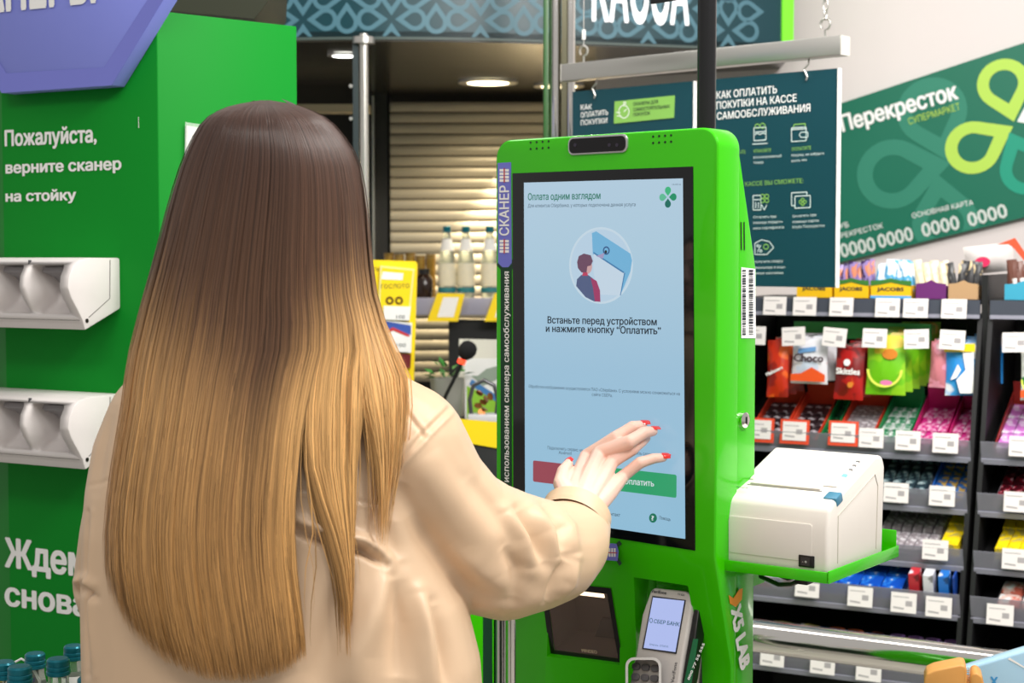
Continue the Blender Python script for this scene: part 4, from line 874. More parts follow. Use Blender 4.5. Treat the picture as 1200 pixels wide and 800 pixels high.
# ================================================================ candy racks
g0 = P(1020, 350, 4.2); RF = Frame((g0.x, g0.y, 0), -27.2); RZ = g0.z; LEAN = -15
RL = Frame(M=RF.M @ Matrix.Translation((0, 0, RZ)) @ Matrix.Rotation(R(LEAN), 4, 'X'))
def K(px, py, off=0.0):
    return RF.I @ (RL.M @ RL.hit(px, py, off))
def yf(z): return (z - RZ) * math.tan(R(-LEAN))
rack_black = mat('rack_black', (24, 24, 26), .5); strip_grey = mat('rack_strip_grey', (72, 76, 88), .35); strip_edge = mat('rack_strip_edge', (150, 150, 165), .4)
clear_strip = mat('clear_strip', (150, 150, 162), .15, alpha=.55); tag_m = mat('price_tag_white', (236, 230, 228), .5); tag_ink = mat('tag_ink', (168, 163, 165), .6)
BACK = .34
XA0, XA1 = K(862, 360).x, K(1148, 372).x; XB0, XB1 = K(1160, 372).x, K(1160, 372).x + .62
ROWS = [(350, 371), (508, 530), (566, 590), (632, 655), (683, 712), (765, 796)]
rowz = [(K(1020, a).z, K(1020, b).z) for a, b in ROWS]
def tag(par, px, py, w=.064, h=.050, off=-.006, frame=None, tilt=0, at=None):
    p = at if at is not None else K(px, py, off); a = R(LEAN)
    M_ = Matrix.Translation(p) @ Matrix.Rotation(a * .6, 4, 'X') @ Matrix.Rotation(R(tilt), 4, 'Y')
    g = MB()
    if frame: g.m = 2; g.box(-w * .62, w * .62, .0015, .004, -h * .68, h * .62); g.m = 0
    g.box(-w / 2, w / 2, -.001, .001, -h / 2, h / 2); g.m = 1
    g.poly([(w * .08, -h * .16), (w * .34, -h * .16), (w * .34, h * .10), (w * .08, h * .10)][:4], -.0014); g.poly([(-w * .4, -h * .3), (w * .02, -h * .34), (w * .02, -h * .26), (-w * .4, -h * .22)], -.0014)
    g.poly([(-w * .42, h * .26), (w * .2, h * .26), (w * .2, h * .3), (-w * .42, h * .3)], -.0014)
    return g.build('price_tag', [tag_m, tag_ink, frame or tag_m], par, T=M_, smooth=0)
def make_rack(x0, x1, label, panels):
    t = thing('candy_rack', label, 'rack', RF.sub(((x0 + x1) / 2, 0, 0)), None)
    S = Matrix.Translation((-(x0 + x1) / 2, 0, 0)); t['_x'] = 0; del t['_x']
    ztop = rowz[0][1]
    MB().box(x0, x1, BACK, BACK + .03, 0.02, ztop).build('back_panel', rack_black, t, T=S)
    yb_ = yf(.1)
    for xs in panels:
        MB().prism([(yf(ztop) + .01, ztop), (BACK, ztop), (BACK, 0), (yb_ + .02, 0), (yb_ + .01, .1)], xs - .006, xs + .006).build('side_panel', rack_black, t, T=S)
    # wire mesh behind the hanging bags
    m = MB(); zlo, zhi = rowz[1][0] + .10, ztop - .03
    nx = int((x1 - x0) / .045)
    for i in range(nx): m.box(x0 + .02 + i * .045, x0 + .0225 + i * .045, BACK - .02, BACK - .0175, zlo, zhi)
    for i in range(7): m.box(x0 + .01, x1 - .01, BACK - .0165, BACK - .014, zlo + (zhi - zlo) * i / 6.0, zlo + (zhi - zlo) * i / 6.0 + .0025)
    setp(m.build('wire_mesh', mat('mesh_wire', (14, 14, 15), .4), t, T=S, smooth=0), kind='stuff')
    for k, (za, zb2) in enumerate(rowz):
        y0 = yf(za)
        if k == 0:
            MB().box(x0, x1, y0, BACK, za - .012, za).build('top_shelf', rack_black, t, T=S)
            MB().box(x0, x1, y0 - .012, y0 - .001, zb2, za).build('label_strip', strip_grey, t, T=S); MB().box(x0, x1, y0 - .014, y0 - .0125, zb2, zb2 + .010).build('strip_edge', strip_edge, t, T=S)
        else:
            fr = Matrix.Translation((0, y0, zb2)) @ Matrix.Rotation(R(19), 4, 'X')
            MB().box(x0 + .008, x1 - .008, .002, (BACK - y0) * .98, -.006, -.001).build('shelf_board', rack_black, t, T=S @ fr)
            MB().box(x0, x1, -.004, -.001, -.01, (za - zb2)).build('clear_front', clear_strip, t, T=S @ fr)
            MB().box(x0, x1, -.008, -.0042, -.012, .002).build('strip_edge', strip_edge, t, T=S @ fr)
    return t, S
rackA, SA = make_rack(XA0, XA1, 'black sloping candy rack filling the gap between kiosk and right edge', (XA0, XA1))
o = MB().box(XA1 + .002, XB0 - .008, .0, BACK, 0, rowz[0][0] + .065).build('upright', rack_black, None, T=None); o.matrix_basis = RF.M; setp(o, 'black upright post between the two candy racks', 'post')
rackB, SB = make_rack(XB0, XB1, 'second black candy rack cut by the right edge of the photo', (XB0, XB1))
def tagA(px, py, **k): p = K(px, py, k.pop('off', -.016)); return tag(rackA, 0, 0, at=SA @ p, **k)
def tagB(px, py, **k): p = K(px, py, k.pop('off', -.016)); return tag(rackB, 0, 0, at=SB @ p, **k)
for x in (908, 943, 986, 1040, 1073, 1118): tagA(x, 358 + (x - 900) * .017)
for x, ti in ((930, -4), (978, 4), (1025, 1), (1074, -3), (1116, 2), (884, 0)): tagA(x, 394 + (x - 930) * .022, tilt=ti)
orf = mat('tag_frame_orange', (226, 76, 44), .5)
tagA(931, 505, frame=orf); tagA(988, 507, frame=orf); tagA(890, 503, frame=orf)
for x, y in ((1021, 513), (1064, 516), (1108, 519), (1050, 577), (1104, 581), (1096, 644), (946, 688), (1008, 699), (1059, 706), (1100, 711), (905, 769), (964, 778), (1018, 786)): tagA(x, y)
for x, y in ((1190, 401), (1198, 523), (1192, 588), (1190, 655), (1172, 720)): tagB(x, y, tilt=-2 if y == 401 else 0)

def pouch_mesh(w, h, d, m_, name='pouch', flare=0.0):
    """pillow bag with crimped ends, hanging or standing; origin at the bottom centre, front to -Y"""
    nx, nz = 8, 10; vs = []; fs = []
    for side in (-1, 1):
        for j in range(nz + 1):
            v = j / nz
            for i in range(nx + 1):
                u = i / nx; prof = (max(0, math.sin(math.pi * u)) ** .6) * (max(0, math.sin(math.pi * min(1, max(0, (v - .06) / .88)))) ** .55)
                ww = w * (1 + flare * (1 - v)) * (1 - .05 * math.sin(math.pi * v))
                vs.append(((u - .5) * ww, side * (d / 2 * prof + .0006) + .0016 * math.sin(u * 17 + v * 9) * prof, v * h))
    n = (nx + 1) * (nz + 1)
    for sd in range(2):
        for j in range(nz):
            for i in range(nx):
                a = sd * n + j * (nx + 1) + i; fs.append((a, a + 1, a + nx + 2, a + nx + 1))
    me = MB().add(vs, fs); return me
def place(o, x, y, z, rx=0, rz=0, ry=0):
    o.matrix_basis = RF.M @ Matrix.Translation((x, y, z)) @ Euler((R(rx), R(ry), R(rz))).to_matrix().to_4x4(); return o
def copyobj(o, par=None):
    c = o.copy(); COL.objects.link(c)
    if par is not None: c.parent = par
    return c
# hanging bags: (px left, px right, py top, py bottom, material, lettering, how many behind, label)
PM = packmat
bags = [
    (893, 918, 398, 466, PM('bag_orange', (150, 26, 16), (196, 44, 14), (228, 96, 30), 14), 'Maltesers', 2, 'orange red candy bag with slanted white lettering beside the kiosk edge', 32, -.3),
    (922, 964, 396, 450, PM('bag_white_orange', (214, 96, 40), (232, 232, 238), (208, 220, 238), 16, t1=.36, t2=.58), 'Choco', 2, 'white candy bag with orange foot and dark lettering', 0, .1),
    (972, 1006, 406, 469, PM('bag_red', (120, 14, 16), (176, 24, 22), (230, 120, 40), 18, t1=.45, t2=.62), 'Skittles', 3, 'slim dark red candy bag with white lettering and yellow dots', 0, .0),
    (1010, 1056, 392, 463, PM('bag_green', (226, 200, 60), (140, 200, 30), (110, 190, 20), 13, t1=.36, t2=.5), '', 5, 'lime green candy bag with curved yellow print', 0, 0),
    (1084, 1104, 400, 455, PM('bag_pink', (200, 120, 130), (226, 150, 170), (236, 200, 210), 26), '', 2, 'narrow pink clear candy bag with red sweets', 0, 0),
    (1104, 1140, 404, 464, PM('bag_blue', (40, 140, 214), (60, 160, 224), (236, 240, 246), 11, t1=.42, t2=.5), '', 4, 'blue and white candy bag with a yellow header card', 0, 0),
]
hook_m = mat('rack_hook', (150, 150, 150), .3, .9)
def hang(bg, rack, S):
    pl, pr, pt_, pb_, m_, txt, nb, label, rot, _ = bg
    A = K(pl, pb_, -.002); B = K(pr, pb_, -.002); T_ = K(pl, pt_, -.002); w_ = B.x - A.x; h_ = T_.z - A.z; xc = (A.x + B.x) / 2; y0 = yf(T_.z) + .012
    y0 = yf(A.z) + .04
    MB().tube([(xc, y0 - .01, T_.z + .006), (xc, BACK, T_.z + .012)], .002, 6).build('hook', hook_m, rack, T=S)
    tagged = m_.name
    me = pouch_mesh(w_, h_, .03, m_, flare=.03)
    for k in range(nb + 1):
        t = thing('candy_bag', label if k == 0 else label.replace('bag', 'bag hanging behind', 1) if False else label + (', front one' if False else ''), 'candy bag', (0, 0, 0), 'candy bags on one hook, ' + tagged.replace('_', ' '))
        if k == 0: first = me.build('pouch', m_, t, smooth=60)
        else: copyobj(first, t)
        place(t, xc + k * .010, y0 + k * .036, A.z + k * .006, rx=-6 + k * 2, ry=random.uniform(-2, 2), rz=random.uniform(-3, 3) + (14 if k else 0))
        short = label.split(' with ')[0]
        t['label'] = label if k == 0 else ('%s bag back on the hook of the %s' % (ORD[k], short))
        if k == 0:
            if txt: text(txt, t, white_print if txt != 'Choco' else mat('choco_ink', (70, 50, 60), .5), -w_ * .42, h_ * (.36 if rot else .48), w_ * .84, None, y=-.0185, rot=rot * .8, bold=.05)
            if 'green' in m_.name:
                g = MB(); n = 16; g.add([(w_ * .46 * math.cos(math.pi + math.pi * i / n) * k2, -.0182, h_ * .42 + h_ * .3 * math.sin(math.pi + math.pi * i / n) * k2) for k2 in (1, .86) for i in range(n + 1)], [(i, i + 1, n + 2 + i, n + 1 + i) for i in range(n)]); g.build('curved_print', mat('yellow_arc', (222, 230, 90), .5), t)
                MB().poly(circle(w_ * .05, h_ * .2, w_ * .16, 14, h_ * .045), -.0185).build('pink_print', mat('pink_dot', (222, 120, 170), .5), t); MB().poly(circle(w_ * .12, h_ * .68, w_ * .2, 14, h_ * .09), -.0185).build('fruit_print', mat('orange_dot', (214, 130, 40), .5), t)
            if 'blue' in m_.name: MB().poly([(w_ * .02, h_ * .04), (w_ * .46, h_ * .04), (w_ * .46, h_ * .84), (w_ * .1, h_ * .84), (w_ * .2, h_ * .5), (-w_ * .1, h_ * .3)], -.0185).build('white_print', white_print, t); MB().poly([(-w_ * .3, h_ * .3), (-w_ * .05, h_ * .62), (w_ * .05, h_ * .5), (-w_ * .1, h_ * .34)], -.0188).build('white_swirl', white_print, t); MB().box(-w_ * .5, w_ * .5, -.019, -.0165, h_ * .86, h_ * 1.02).build('header_card', yel, t)
            if 'red' in m_.name: MB().poly(circle(-w_ * .05, h_ * .7, w_ * .12, 12), -.0185).build('crest_print', white_print, t); MB().poly(circle(w_ * .1, h_ * .28, w_ * .1, 12), -.0185).build('dot_print', mat('orange_dot', (214, 130, 40), .5), t)
            if 'white' in m_.name: MB().poly([(-w_ * .48, h_ * .05), (w_ * .48, h_ * .05), (w_ * .48, h_ * .2), (w_ * .1, h_ * .36), (-w_ * .2, h_ * .22), (-w_ * .48, h_ * .2)], -.0182).build('orange_print', mat('orange_foot', (232, 84, 24), .5), t); MB().poly([(-w_ * .3, h_ * .66), (w_ * .2, h_ * .72), (w_ * .2, h_ * .82), (-w_ * .3, h_ * .76)], -.0182).build('blue_print', mat('blue_patch', (110, 160, 214), .5), t)
for b_ in bags: hang(b_, rackA, SA)
hang((1193, 1222, 412, 470, PM('bag_green_white', (230, 230, 226), (40, 140, 60), (210, 120, 60), 16, t1=.5, t2=.62), '', 2, 'green and white bag in the right-hand rack', 0, 0), rackB, SB)
# green backing behind the mesh: large green bags' cards
t = MB().box(K(918, 380).x, K(1082, 380).x, yf(rowz[0][1]) + .09, yf(rowz[0][1]) + .098, K(1000, 399).z, rowz[0][1] - .02).build('green_backing', mat('backing_green', (84, 196, 104), .5), rackA, T=SA)
# tray goods
def pack_mesh(w, l, h, kind):
    g = MB()
    if kind == 'box': g.box(-w / 2, w / 2, 0, l, 0, h)
    else:
        prof = [(-w / 2, h * .3), (-w * .42, h * .9), (0, h), (w * .42, h * .9), (w / 2, h * .3), (w * .42, 0), (-w * .42, 0)]
        n = len(prof); vs = [(x, y, z if 0 < y < l else z) for y in (0, .012, l - .012, l) for x, z in [(px_ * (1 if 0 < y < l else .98), (pz_ if 0 < y < l else pz_ * .35 + h * .2)) for px_, pz_ in prof]]
        fs = [tuple(range(n)), tuple(range(3 * n, 4 * n))[::-1]] + [(k * n + i, k * n + (i + 1) % n, (k + 1) * n + (i + 1) % n, (k + 1) * n + i) for k in range(3) for i in range(n)]
        g.add(vs, fs)
    return g
def tray_row(row, px0, px1, carton, m_, w, l, h, n_deep, kind, name, label, cat, rack, rise=0.0, stack=1, up=False, lift=.018):
    """one display of alike packs on a shelf; carton = colour of its open display box or None"""
    za, zb2 = rowz[row]; py = ROWS[row][1]
    x0, x1 = K(px0, py).x, K(px1, py).x; y0 = yf(za)
    if rack is rackA: x1 = min(x1, XA1 - .010)
    else: x0 = max(x0, XB0 + .012)
    if x1 - x0 < .012: return
    fr = RF.M @ Matrix.Translation((0, y0, zb2)) @ Matrix.Rotation(R(19), 4, 'X')
    depth = min(.30, n_deep * (l + .006) + .01)
    if carton is None: MB().box(x0 + .001, x1 - .001, .006, depth, 0, lift + .0025).build('riser', mat('riser_clear_grey', (120, 120, 128), .4), rack, T=(SA if rack is rackA else SB) @ RF.I @ fr)
    if carton is not None:
        lift = 0.006
        t = thing('display_carton', label[0], 'carton', Frame(M=fr @ Matrix.Translation(((x0 + x1) / 2, .006, 0))), None)
        hw = (x1 - x0) / 2 - .002; ch = h * stack + .018 + rise
        MB().box(-hw, hw, 0, depth, 0, .002).build('floor', carton, t)
        for sx in (-1, 1): MB().prism([(0, .002), (depth, .002), (depth, ch + .02), (0, ch - .006)], sx * hw - .001, sx * hw + .001).build('side_wall', carton, t)
        MB().box(-hw + .001, hw - .001, depth - .002, depth, .002, ch + .05).build('rear_wall', carton, t); MB().box(-hw + .001, hw - .001, 0, .002, .002, h * .7).build('front_wall', carton, t)
    nx = max(1, int((x1 - x0 - .008) / (w + .001))); pitch = (x1 - x0 - .008) / nx; first = None; ww = pitch * .94
    for j in range(n_deep):
        for s_ in range(stack):
            for i in range(nx):
                zz_ = .0035 + lift + s_ * (h + .0006)
                M_ = fr @ Matrix.Translation((x0 + .004 + pitch * (i + .5), .012 + j * (l + .004), zz_ + (rise * j))) @ Euler((R(-2 if not up else 0), 0, R(random.uniform(-1.5, 1.5)))).to_matrix().to_4x4()
                if first is None:
                    o = pack_mesh(ww, l, h, kind).build(name, m_, None, smooth=35); first = o
                else: o = copyobj(first)
                o.matrix_basis = M_
                rw = ('front', 'middle', 'rear')[j] + ' row' if n_deep == 3 else ('front', 'rear')[j] + ' row' if n_deep == 2 else ''
                pos_ = (ORD[min(i, 15)] + ' from left') if nx > 1 else ''
                setp(o, ', '.join(x for x in (label[1], rw, pos_) if x), cat, label[2] if nx * n_deep > 1 else None)
dark_pk = PM('pack_dark', (40, 30, 34), (70, 54, 60), (190, 184, 190), 60); red_c = mat('carton_orange_red', (222, 66, 36), .5); grn_c = mat('carton_green', (20, 130, 70), .5); mag_c = mat('carton_magenta', (196, 22, 110), .5)
silv = PM('pack_silver', (150, 140, 146), (196, 190, 196), (230, 228, 232), 70); silvg = PM('pack_silver_green', (60, 140, 100), (190, 200, 196), (225, 228, 228), 60); pinkp = PM('pack_pink', (200, 40, 130), (224, 150, 190), (240, 215, 230), 50)
tealp = PM('pack_teal', (40, 56, 66), (96, 124, 130), (178, 196, 200), 60); bluegold = PM('pack_blue_gold', (30, 96, 180), (60, 120, 190), (206, 170, 90), 50, t1=.44, t2=.52); yelp = PM('pack_yellow', (196, 180, 90), (246, 212, 20), (250, 220, 30), 40, t1=.4, t2=.5); redp = PM('pack_red_dark', (60, 10, 20), (130, 20, 40), (190, 150, 160), 60)
L3 = lambda a, b, c: (a, b, c)
tray_row(1, 872, 912, red_c, dark_pk, .022, .075, .012, 3, 'box', 'gum_pack', L3('orange red display carton nearest the kiosk edge', 'dark gum pack in the leftmost orange carton', 'gum packs in the leftmost carton'), 'gum', rackA)
tray_row(1, 914, 954, red_c, dark_pk, .022, .075, .012, 3, 'box', 'gum_pack', L3('orange red display carton second from the kiosk edge', 'dark gum pack in the second orange carton', 'gum packs in the second carton'), 'gum', rackA)
tray_row(1, 956, 972, grn_c, PM('pack_dark_green', (20, 60, 40), (30, 100, 60), (60, 140, 90), 60), .022, .075, .012, 3, 'box', 'gum_pack', L3('narrow dark green display carton between orange red ones', 'dark gum pack in the narrow green carton', 'gum packs in the narrow green carton'), 'gum', rackA)
tray_row(1, 974, 1018, red_c, silv, .022, .075, .014, 3, 'box', 'gum_pack', L3('orange red display carton with silver packs', 'silver gum pack in the orange carton', 'silver gum packs in orange red carton'), 'gum', rackA)
tray_row(1, 1020, 1060, grn_c, silvg, .022, .075, .014, 3, 'box', 'gum_pack', L3('green display carton with silvery packs above the printer', 'silvery gum pack in the green carton', 'gum packs in the green carton'), 'gum', rackA)
tray_row(1, 1062, 1103, mag_c, pinkp, .022, .075, .016, 3, 'box', 'gum_pack', L3('left one of two magenta display cartons', 'pink gum pack in the left magenta carton', 'gum packs in the left magenta carton'), 'gum', rackA)
tray_row(1, 1105, 1146, mag_c, pinkp, .022, .075, .016, 3, 'box', 'gum_pack', L3('right one of two magenta display cartons, by the upright', 'pink gum pack in the right magenta carton', 'gum packs in the right magenta carton'), 'gum', rackA)
tray_row(1, 1163, 1225, mat('carton_brown_red', (150, 40, 30), .5), PM('pack_lilac', (206, 120, 206), (230, 190, 236), (245, 240, 250), 50), .024, .09, .016, 3, 'box', 'gum_pack', L3('brown red carton of lilac packs in the right-hand rack', 'lilac gum pack in the right-hand rack', 'lilac gum packs'), 'gum', rackB)
tray_row(2, 1022, 1084, None, tealp, .030, .085, .016, 3, 'pouch', 'mint_pack', L3('', 'grey teal mint pack beside the printer', 'grey teal mint packs'), 'mint pack', rackA)
tray_row(2, 1086, 1146, mat('carton_blue', (24, 100, 190), .5), bluegold, .022, .085, .016, 3, 'box', 'candy_stick', L3('blue display carton with gold striped sticks', 'gold striped stick in the blue carton', 'blue and gold candy sticks'), 'candy', rackA)
tray_row(2, 1163, 1225, None, redp, .026, .085, .016, 3, 'pouch', 'candy_stick', L3('', 'dark red stick in the right-hand rack', 'dark red sticks'), 'candy', rackB)
tray_row(3, 1018, 1096, None, silv, .024, .095, .015, 3, 'pouch', 'candy_roll', L3('', 'silver candy roll right of the printer', 'silver candy rolls'), 'candy', rackA)
tray_row(3, 1098, 1146, None, yelp, .024, .11, .03, 3, 'box', 'gum_box', L3('', 'yellow gum pack beside the upright', 'yellow gum packs in the left rack'), 'gum', rackA)
tray_row(3, 1163, 1225, None, yelp, .024, .11, .03, 3, 'box', 'gum_box', L3('', 'yellow gum pack in the right-hand rack', 'yellow gum packs in the right rack'), 'gum', rackB)
bluep = PM('pack_blue', (20, 80, 190), (40, 120, 220), (220, 230, 245), 30, t1=.5, t2=.6)
tray_row(4, 880, 925, None, PM('pack_red_white', (200, 30, 40), (230, 230, 235), (40, 60, 160), 30), .05, .06, .03, 2, 'box', 'small_box', L3('', 'small red and white box beside the kiosk', 'red and white boxes'), 'box', rackA)
tray_row(4, 928, 1058, None, bluep, .05, .06, .032, 2, 'box', 'small_box', L3('', 'small blue box below the printer tray', 'bright blue boxes'), 'box', rackA)
for k, (a, b, c_, l_) in enumerate(((1062, 1078, (200, 50, 60), 'upright red box'), (1079, 1095, (232, 232, 238), 'upright white box'), (1097, 1113, (40, 120, 210), 'upright pale blue box, left of the navy one'), (1114, 1122, (24, 70, 160), 'upright navy box'), (1124, 1140, (60, 140, 215), 'upright sky blue box at the right end'))):
    tray_row(4, a, b, None, PM('pack_up_%d' % k, tuple(int(v * .6) for v in c_), c_, (225, 228, 240), 30, t1=.35, t2=.62), .032, .04, .075, 1, 'box', 'carton_box', L3('', l_ + ' on the second lowest shelf', 'u%d' % k), 'box', rackA)
tray_row(4, 1163, 1225, None, PM('pack_peach', (214, 110, 90), (236, 200, 190), (240, 240, 240), 30), .045, .06, .02, 2, 'pouch', 'small_pack', L3('', 'peach pack low in right-hand rack', 'peach packs'), 'pack', rackB)
for a, b, c_, n_ in ((880, 912, (240, 226, 130), 'pale yellow'), (914, 946, (236, 214, 110), 'straw yellow'), (950, 998, (216, 110, 70), 'orange'), (1002, 1022, (130, 70, 60), 'brown'), (1024, 1146, (170, 120, 200), 'purple and white')):
    tray_row(5, a, b, None, PM('pack_low_' + n_.split()[0], tuple(int(v * .7) for v in c_), c_, (240, 235, 240), 26), .036, .07, .028, 2, 'pouch', 'sweet_pack', L3('', n_ + ' sweet pack on the lowest shelf', n_ + ' sweet packs'), 'sweets', rackA)
# top of the rack: printed cartons with sachets
jac = mat('box_yellow', (240, 190, 20), .5); scal = mat('box_green', (60, 120, 50), .5); purple = mat('box_purple', (106, 40, 110), .5); kraft = mat('box_kraft', (186, 150, 110), .6)
def sachet_box(p0, p1, cm, sm, n_, label, words, slabel, blue=False, hpx=20):
    A = K(p0, ROWS[0][0] - 2); B = K(p1, ROWS[0][0] - 2); z0 = rowz[0][0] + .0015; w_ = B.x - A.x; x0 = A.x; y0 = yf(rowz[0][0]) + .012
    t = thing('display_box', label, 'box', Frame(M=RF.M @ Matrix.Translation(((A.x + B.x) / 2, y0, z0)))); hh = hpx / F * 4.2 + .004
    MB().box(-w_ / 2 + .001, w_ / 2 - .001, 0, .12, 0, .003).build('floor', cm, t)
    fwal = MB().plate([(-w_ / 2 + .001, 0), (w_ / 2 - .001, 0), (w_ / 2 - .001, hh * .8), (w_ * .2, hh * .85), (0, hh * 1.0), (-w_ * .2, hh * .85), (-w_ / 2 + .001, hh * .8)], -.002, 0).build('front_wall', cm, t)
    for sx in (-1, 1): MB().box(sx * (w_ / 2 - .002) - .001, sx * (w_ / 2 - .002) + .001, .0005, .12, .003, hh * .7).build('side_wall', cm, t)
    if words:
        text(words, fwal, dark_print, -w_ * .34, hh * .40, w_ * .66, hh * .2, y=-.0028, bold=.05)
        MB().plate([(-w_ / 2, hh * .66), (-w_ * .25, hh * .74), (0, hh * .86), (w_ * .25, hh * .74), (w_ / 2, hh * .66), (w_ / 2, hh * .95), (w_ * .2, hh * .98), (0, hh * 1.08), (-w_ * .2, hh * .98), (-w_ / 2, hh * .95)], -.0032, -.0022).build('scalloped_edge', scal, t)
        if blue: MB().box(-w_ / 2, w_ / 2, -.0034, -.0022, 0, hh * .14).build('blue_foot', mat('foot_blue', (90, 170, 230), .5), t)
    first = None
    for i in range(n_):
        for j in range(2):
            if first is None: o = pouch_mesh(w_ / n_ * 1.15, .084, .014, sm).build('sachet', sm, None, smooth=60); first = o
            else: o = copyobj(first)
            place(o, x0 + w_ * (i + .5) / n_ + random.uniform(-.004, .004), y0 + .026 + j * .045, z0 + .006 + random.uniform(0, .014), rx=random.uniform(-12, 2), ry=random.uniform(-13, 13), rz=random.uniform(-15, 15))
            setp(o, '%s, %s row, %s from left' % (slabel, ('front', 'rear')[j], ORD[i]), 'sachet', slabel.split(' in ')[0].split(' right')[0] + 's, ' + words + ' ' + cm.name.replace('_', ' '))
sachet_box(932, 974, jac, PM('sachet_violet', (60, 40, 90), (150, 130, 190), (220, 140, 110), 30), 4, 'yellow printed coffee box half hidden by the hanging sign', 'JACOBS', 'violet sachet in the box behind the sign')
sachet_box(976, 1017, jac, PM('sachet_violet', (60, 40, 90), (150, 130, 190), (220, 140, 110), 30), 4, 'yellow printed coffee box just right of the hanging sign', 'JACOBS', 'violet sachet in the box right of the sign')
sachet_box(1019, 1067, jac, PM('sachet_blue', (230, 240, 250), (90, 180, 230), (60, 150, 220), 24), 4, 'yellow printed coffee box with blue sachets and blue foot', 'JACOBS', 'sky blue sachet in the yellow box', blue=True)
sachet_box(1072, 1108, purple, PM('sachet_cream', (90, 76, 60), (226, 214, 180), (240, 230, 200), 26, t1=.38, t2=.5), 4, 'purple box of cream sachets on top of the rack', '', 'cream sachet in the purple box')
sachet_box(1110, 1146, kraft, PM('sachet_cream2', (60, 60, 62), (222, 200, 160), (236, 226, 200), 22, t1=.38, t2=.5), 4, 'kraft brown box of cream sachets at the rack end', '', 'cream and black sachet in the kraft box')
sachet_box(1176, 1222, mat('box_cyan', (60, 160, 190), .5), PM('sachet_cyan', (110, 70, 60), (236, 230, 226), (70, 180, 210), 22, t1=.42, t2=.54), 4, 'cyan box of white and blue sachets on the right-hand rack', '', 'white and blue sachet in the cyan box')
# red and white promo packet lying on the sachets
t = thing('promo_packet', 'round white packet with red corner lying on the sachets near the rack end', 'packet', (0, 0, 0))
pouch_mesh(.13, .075, .05, None).build('pouch', mat('promo_white', (206, 200, 198), .5), t, smooth=60); MB().plate([(.0, .066), (.07, .085), (.115, .0), (.095, .012), (.06, .066)], -.004, .004).build('red_corner', mat('promo_red', (230, 84, 50), .5), t)
MB().poly(circle(-.015, .03, .02, 14, .014), -.028).build('red_print', mat('promo_pink', (214, 40, 90), .5), t)
p = K(1158, 318, .05); place(t, p.x - .005, p.y + .06, p.z - .004, rz=4, ry=-6)
# ---------------------------------------------------------------- chrome guard rail in front of the rack
GD = 3.3; A = P(860, 741, 3.45); B = P(1215, 788, 3.118); 
t = thing('guard_rail', 'thick chrome guard rail in front of the candy racks', 'rail', ((A.x + B.x) / 2, (A.y + B.y) / 2, 0))
o_ = Vector(t.location); zt = P(1040, 748, GD).z
def rl(px, py, d): return P(px, py, d) - o_
dd = (B - A).normalized(); a_ = rl(860, 741, 3.45); b_ = rl(1215, 788, 3.118); b_.z = a_.z
MB().tube([a_ - dd * .02, b_ + dd * .3], .036, 36).build('upper_tube', chrome, t)
dn = Vector((dd.y, -dd.x, 0)).normalized()
for f_ in (.02, .96):
    p = a_.lerp(b_, f_); MB().tube([(p.x, p.y + .03, -zt * 0 - 0), (p.x, p.y + .03, p.z - .03)], .018, 14).build('rail_post', chrome, t)
rot_ = math.atan2(dd.y, dd.x); mid = (a_ + b_) / 2
# ---------------------------------------------------------------- wooden stand and blue packet, near right
ND = 2.3
fr = Frame((P(1120, 790, ND).x, ND, 0), -14)
t = thing('wooden_stand', 'light wooden rounded stand with slot at the bottom right corner', 'stand', fr)
wood = mat('light_wood', (216, 160, 88), .45, rgb2=(190, 130, 62), noise_amt=1, nscale=14)
zq = lambda pts, y=0: quad(fr, pts, y)
MB().plate(zq([(1083, 900), (1083, 796), (1086, 789), (1095, 785), (1125, 779), (1131, 780), (1133, 786), (1133, 900)]), 0, .05).build('board', wood, t, bevel=.003, segs=3)
MB().plate(zq([(1137, 900), (1137, 794), (1140, 789), (1145, 788), (1151, 793), (1154, 806), (1154, 900)]), .0, .05).build('board', wood, t, bevel=.003, segs=3)
MB().plate(zq([(1133.3, 900), (1133.3, 800), (1136.7, 800), (1136.7, 900)]), .006, .044).build('web', wood, t)
h = fr.hit(1135, 795); sp_ = [(h.x + .0024 * math.cos(i * .9), .012 + .003 * math.sin(i * .9), h.z - .006 + i * .0005) for i in range(40)]
MB().tube(sp_, .0006, 5).build('clip_spring', chrome, t)
MB().plate(zq([(1060, 1000), (1175, 1000), (1170, 900), (1070, 900)]), -.03, .08).build('foot', wood, t, bevel=.004)
hh_ = fr.hit(1110, 1000).z; MB().box(-.02, .02, .0, .04, 0, hh_ - .001).build('post', wood, t)
fr2 = Frame((P(1170, 790, ND + .12).x, ND + .12, 0), -14)
t = thing('blue_packet', 'pale blue clear plastic packet behind the wooden stand at the right edge', 'packet', fr2)
q = quad(fr2, [(1128, 900), (1128, 783), (1200, 761), (1240, 750), (1260, 900)])
MB().plate(q, 0, .03).build('packet_body', mat('pale_blue_plastic', (168, 205, 228), .12, coat=.4, rgb2=(150, 190, 220), noise_amt=.6, nscale=8), t, bevel=.006, segs=3)
MB().poly(quad(fr2, [(1183, 770), (1201, 781), (1201, 783), (1181, 772)], 0), -.0008).build('white_line', white_print, t)
text('Х', t, mat('blue_ink', (60, 150, 210), .5), fr2.hit(1160, 803).x, fr2.hit(1160, 803).z, .012, .014, y=-.001, bold=.06)
zf = fr2.hit(1190, 900).z; MB().box(-.09, .15, -.02, .06, 0, zf - .0005).build('support', mat('support_grey', (120, 120, 124), .5), t)
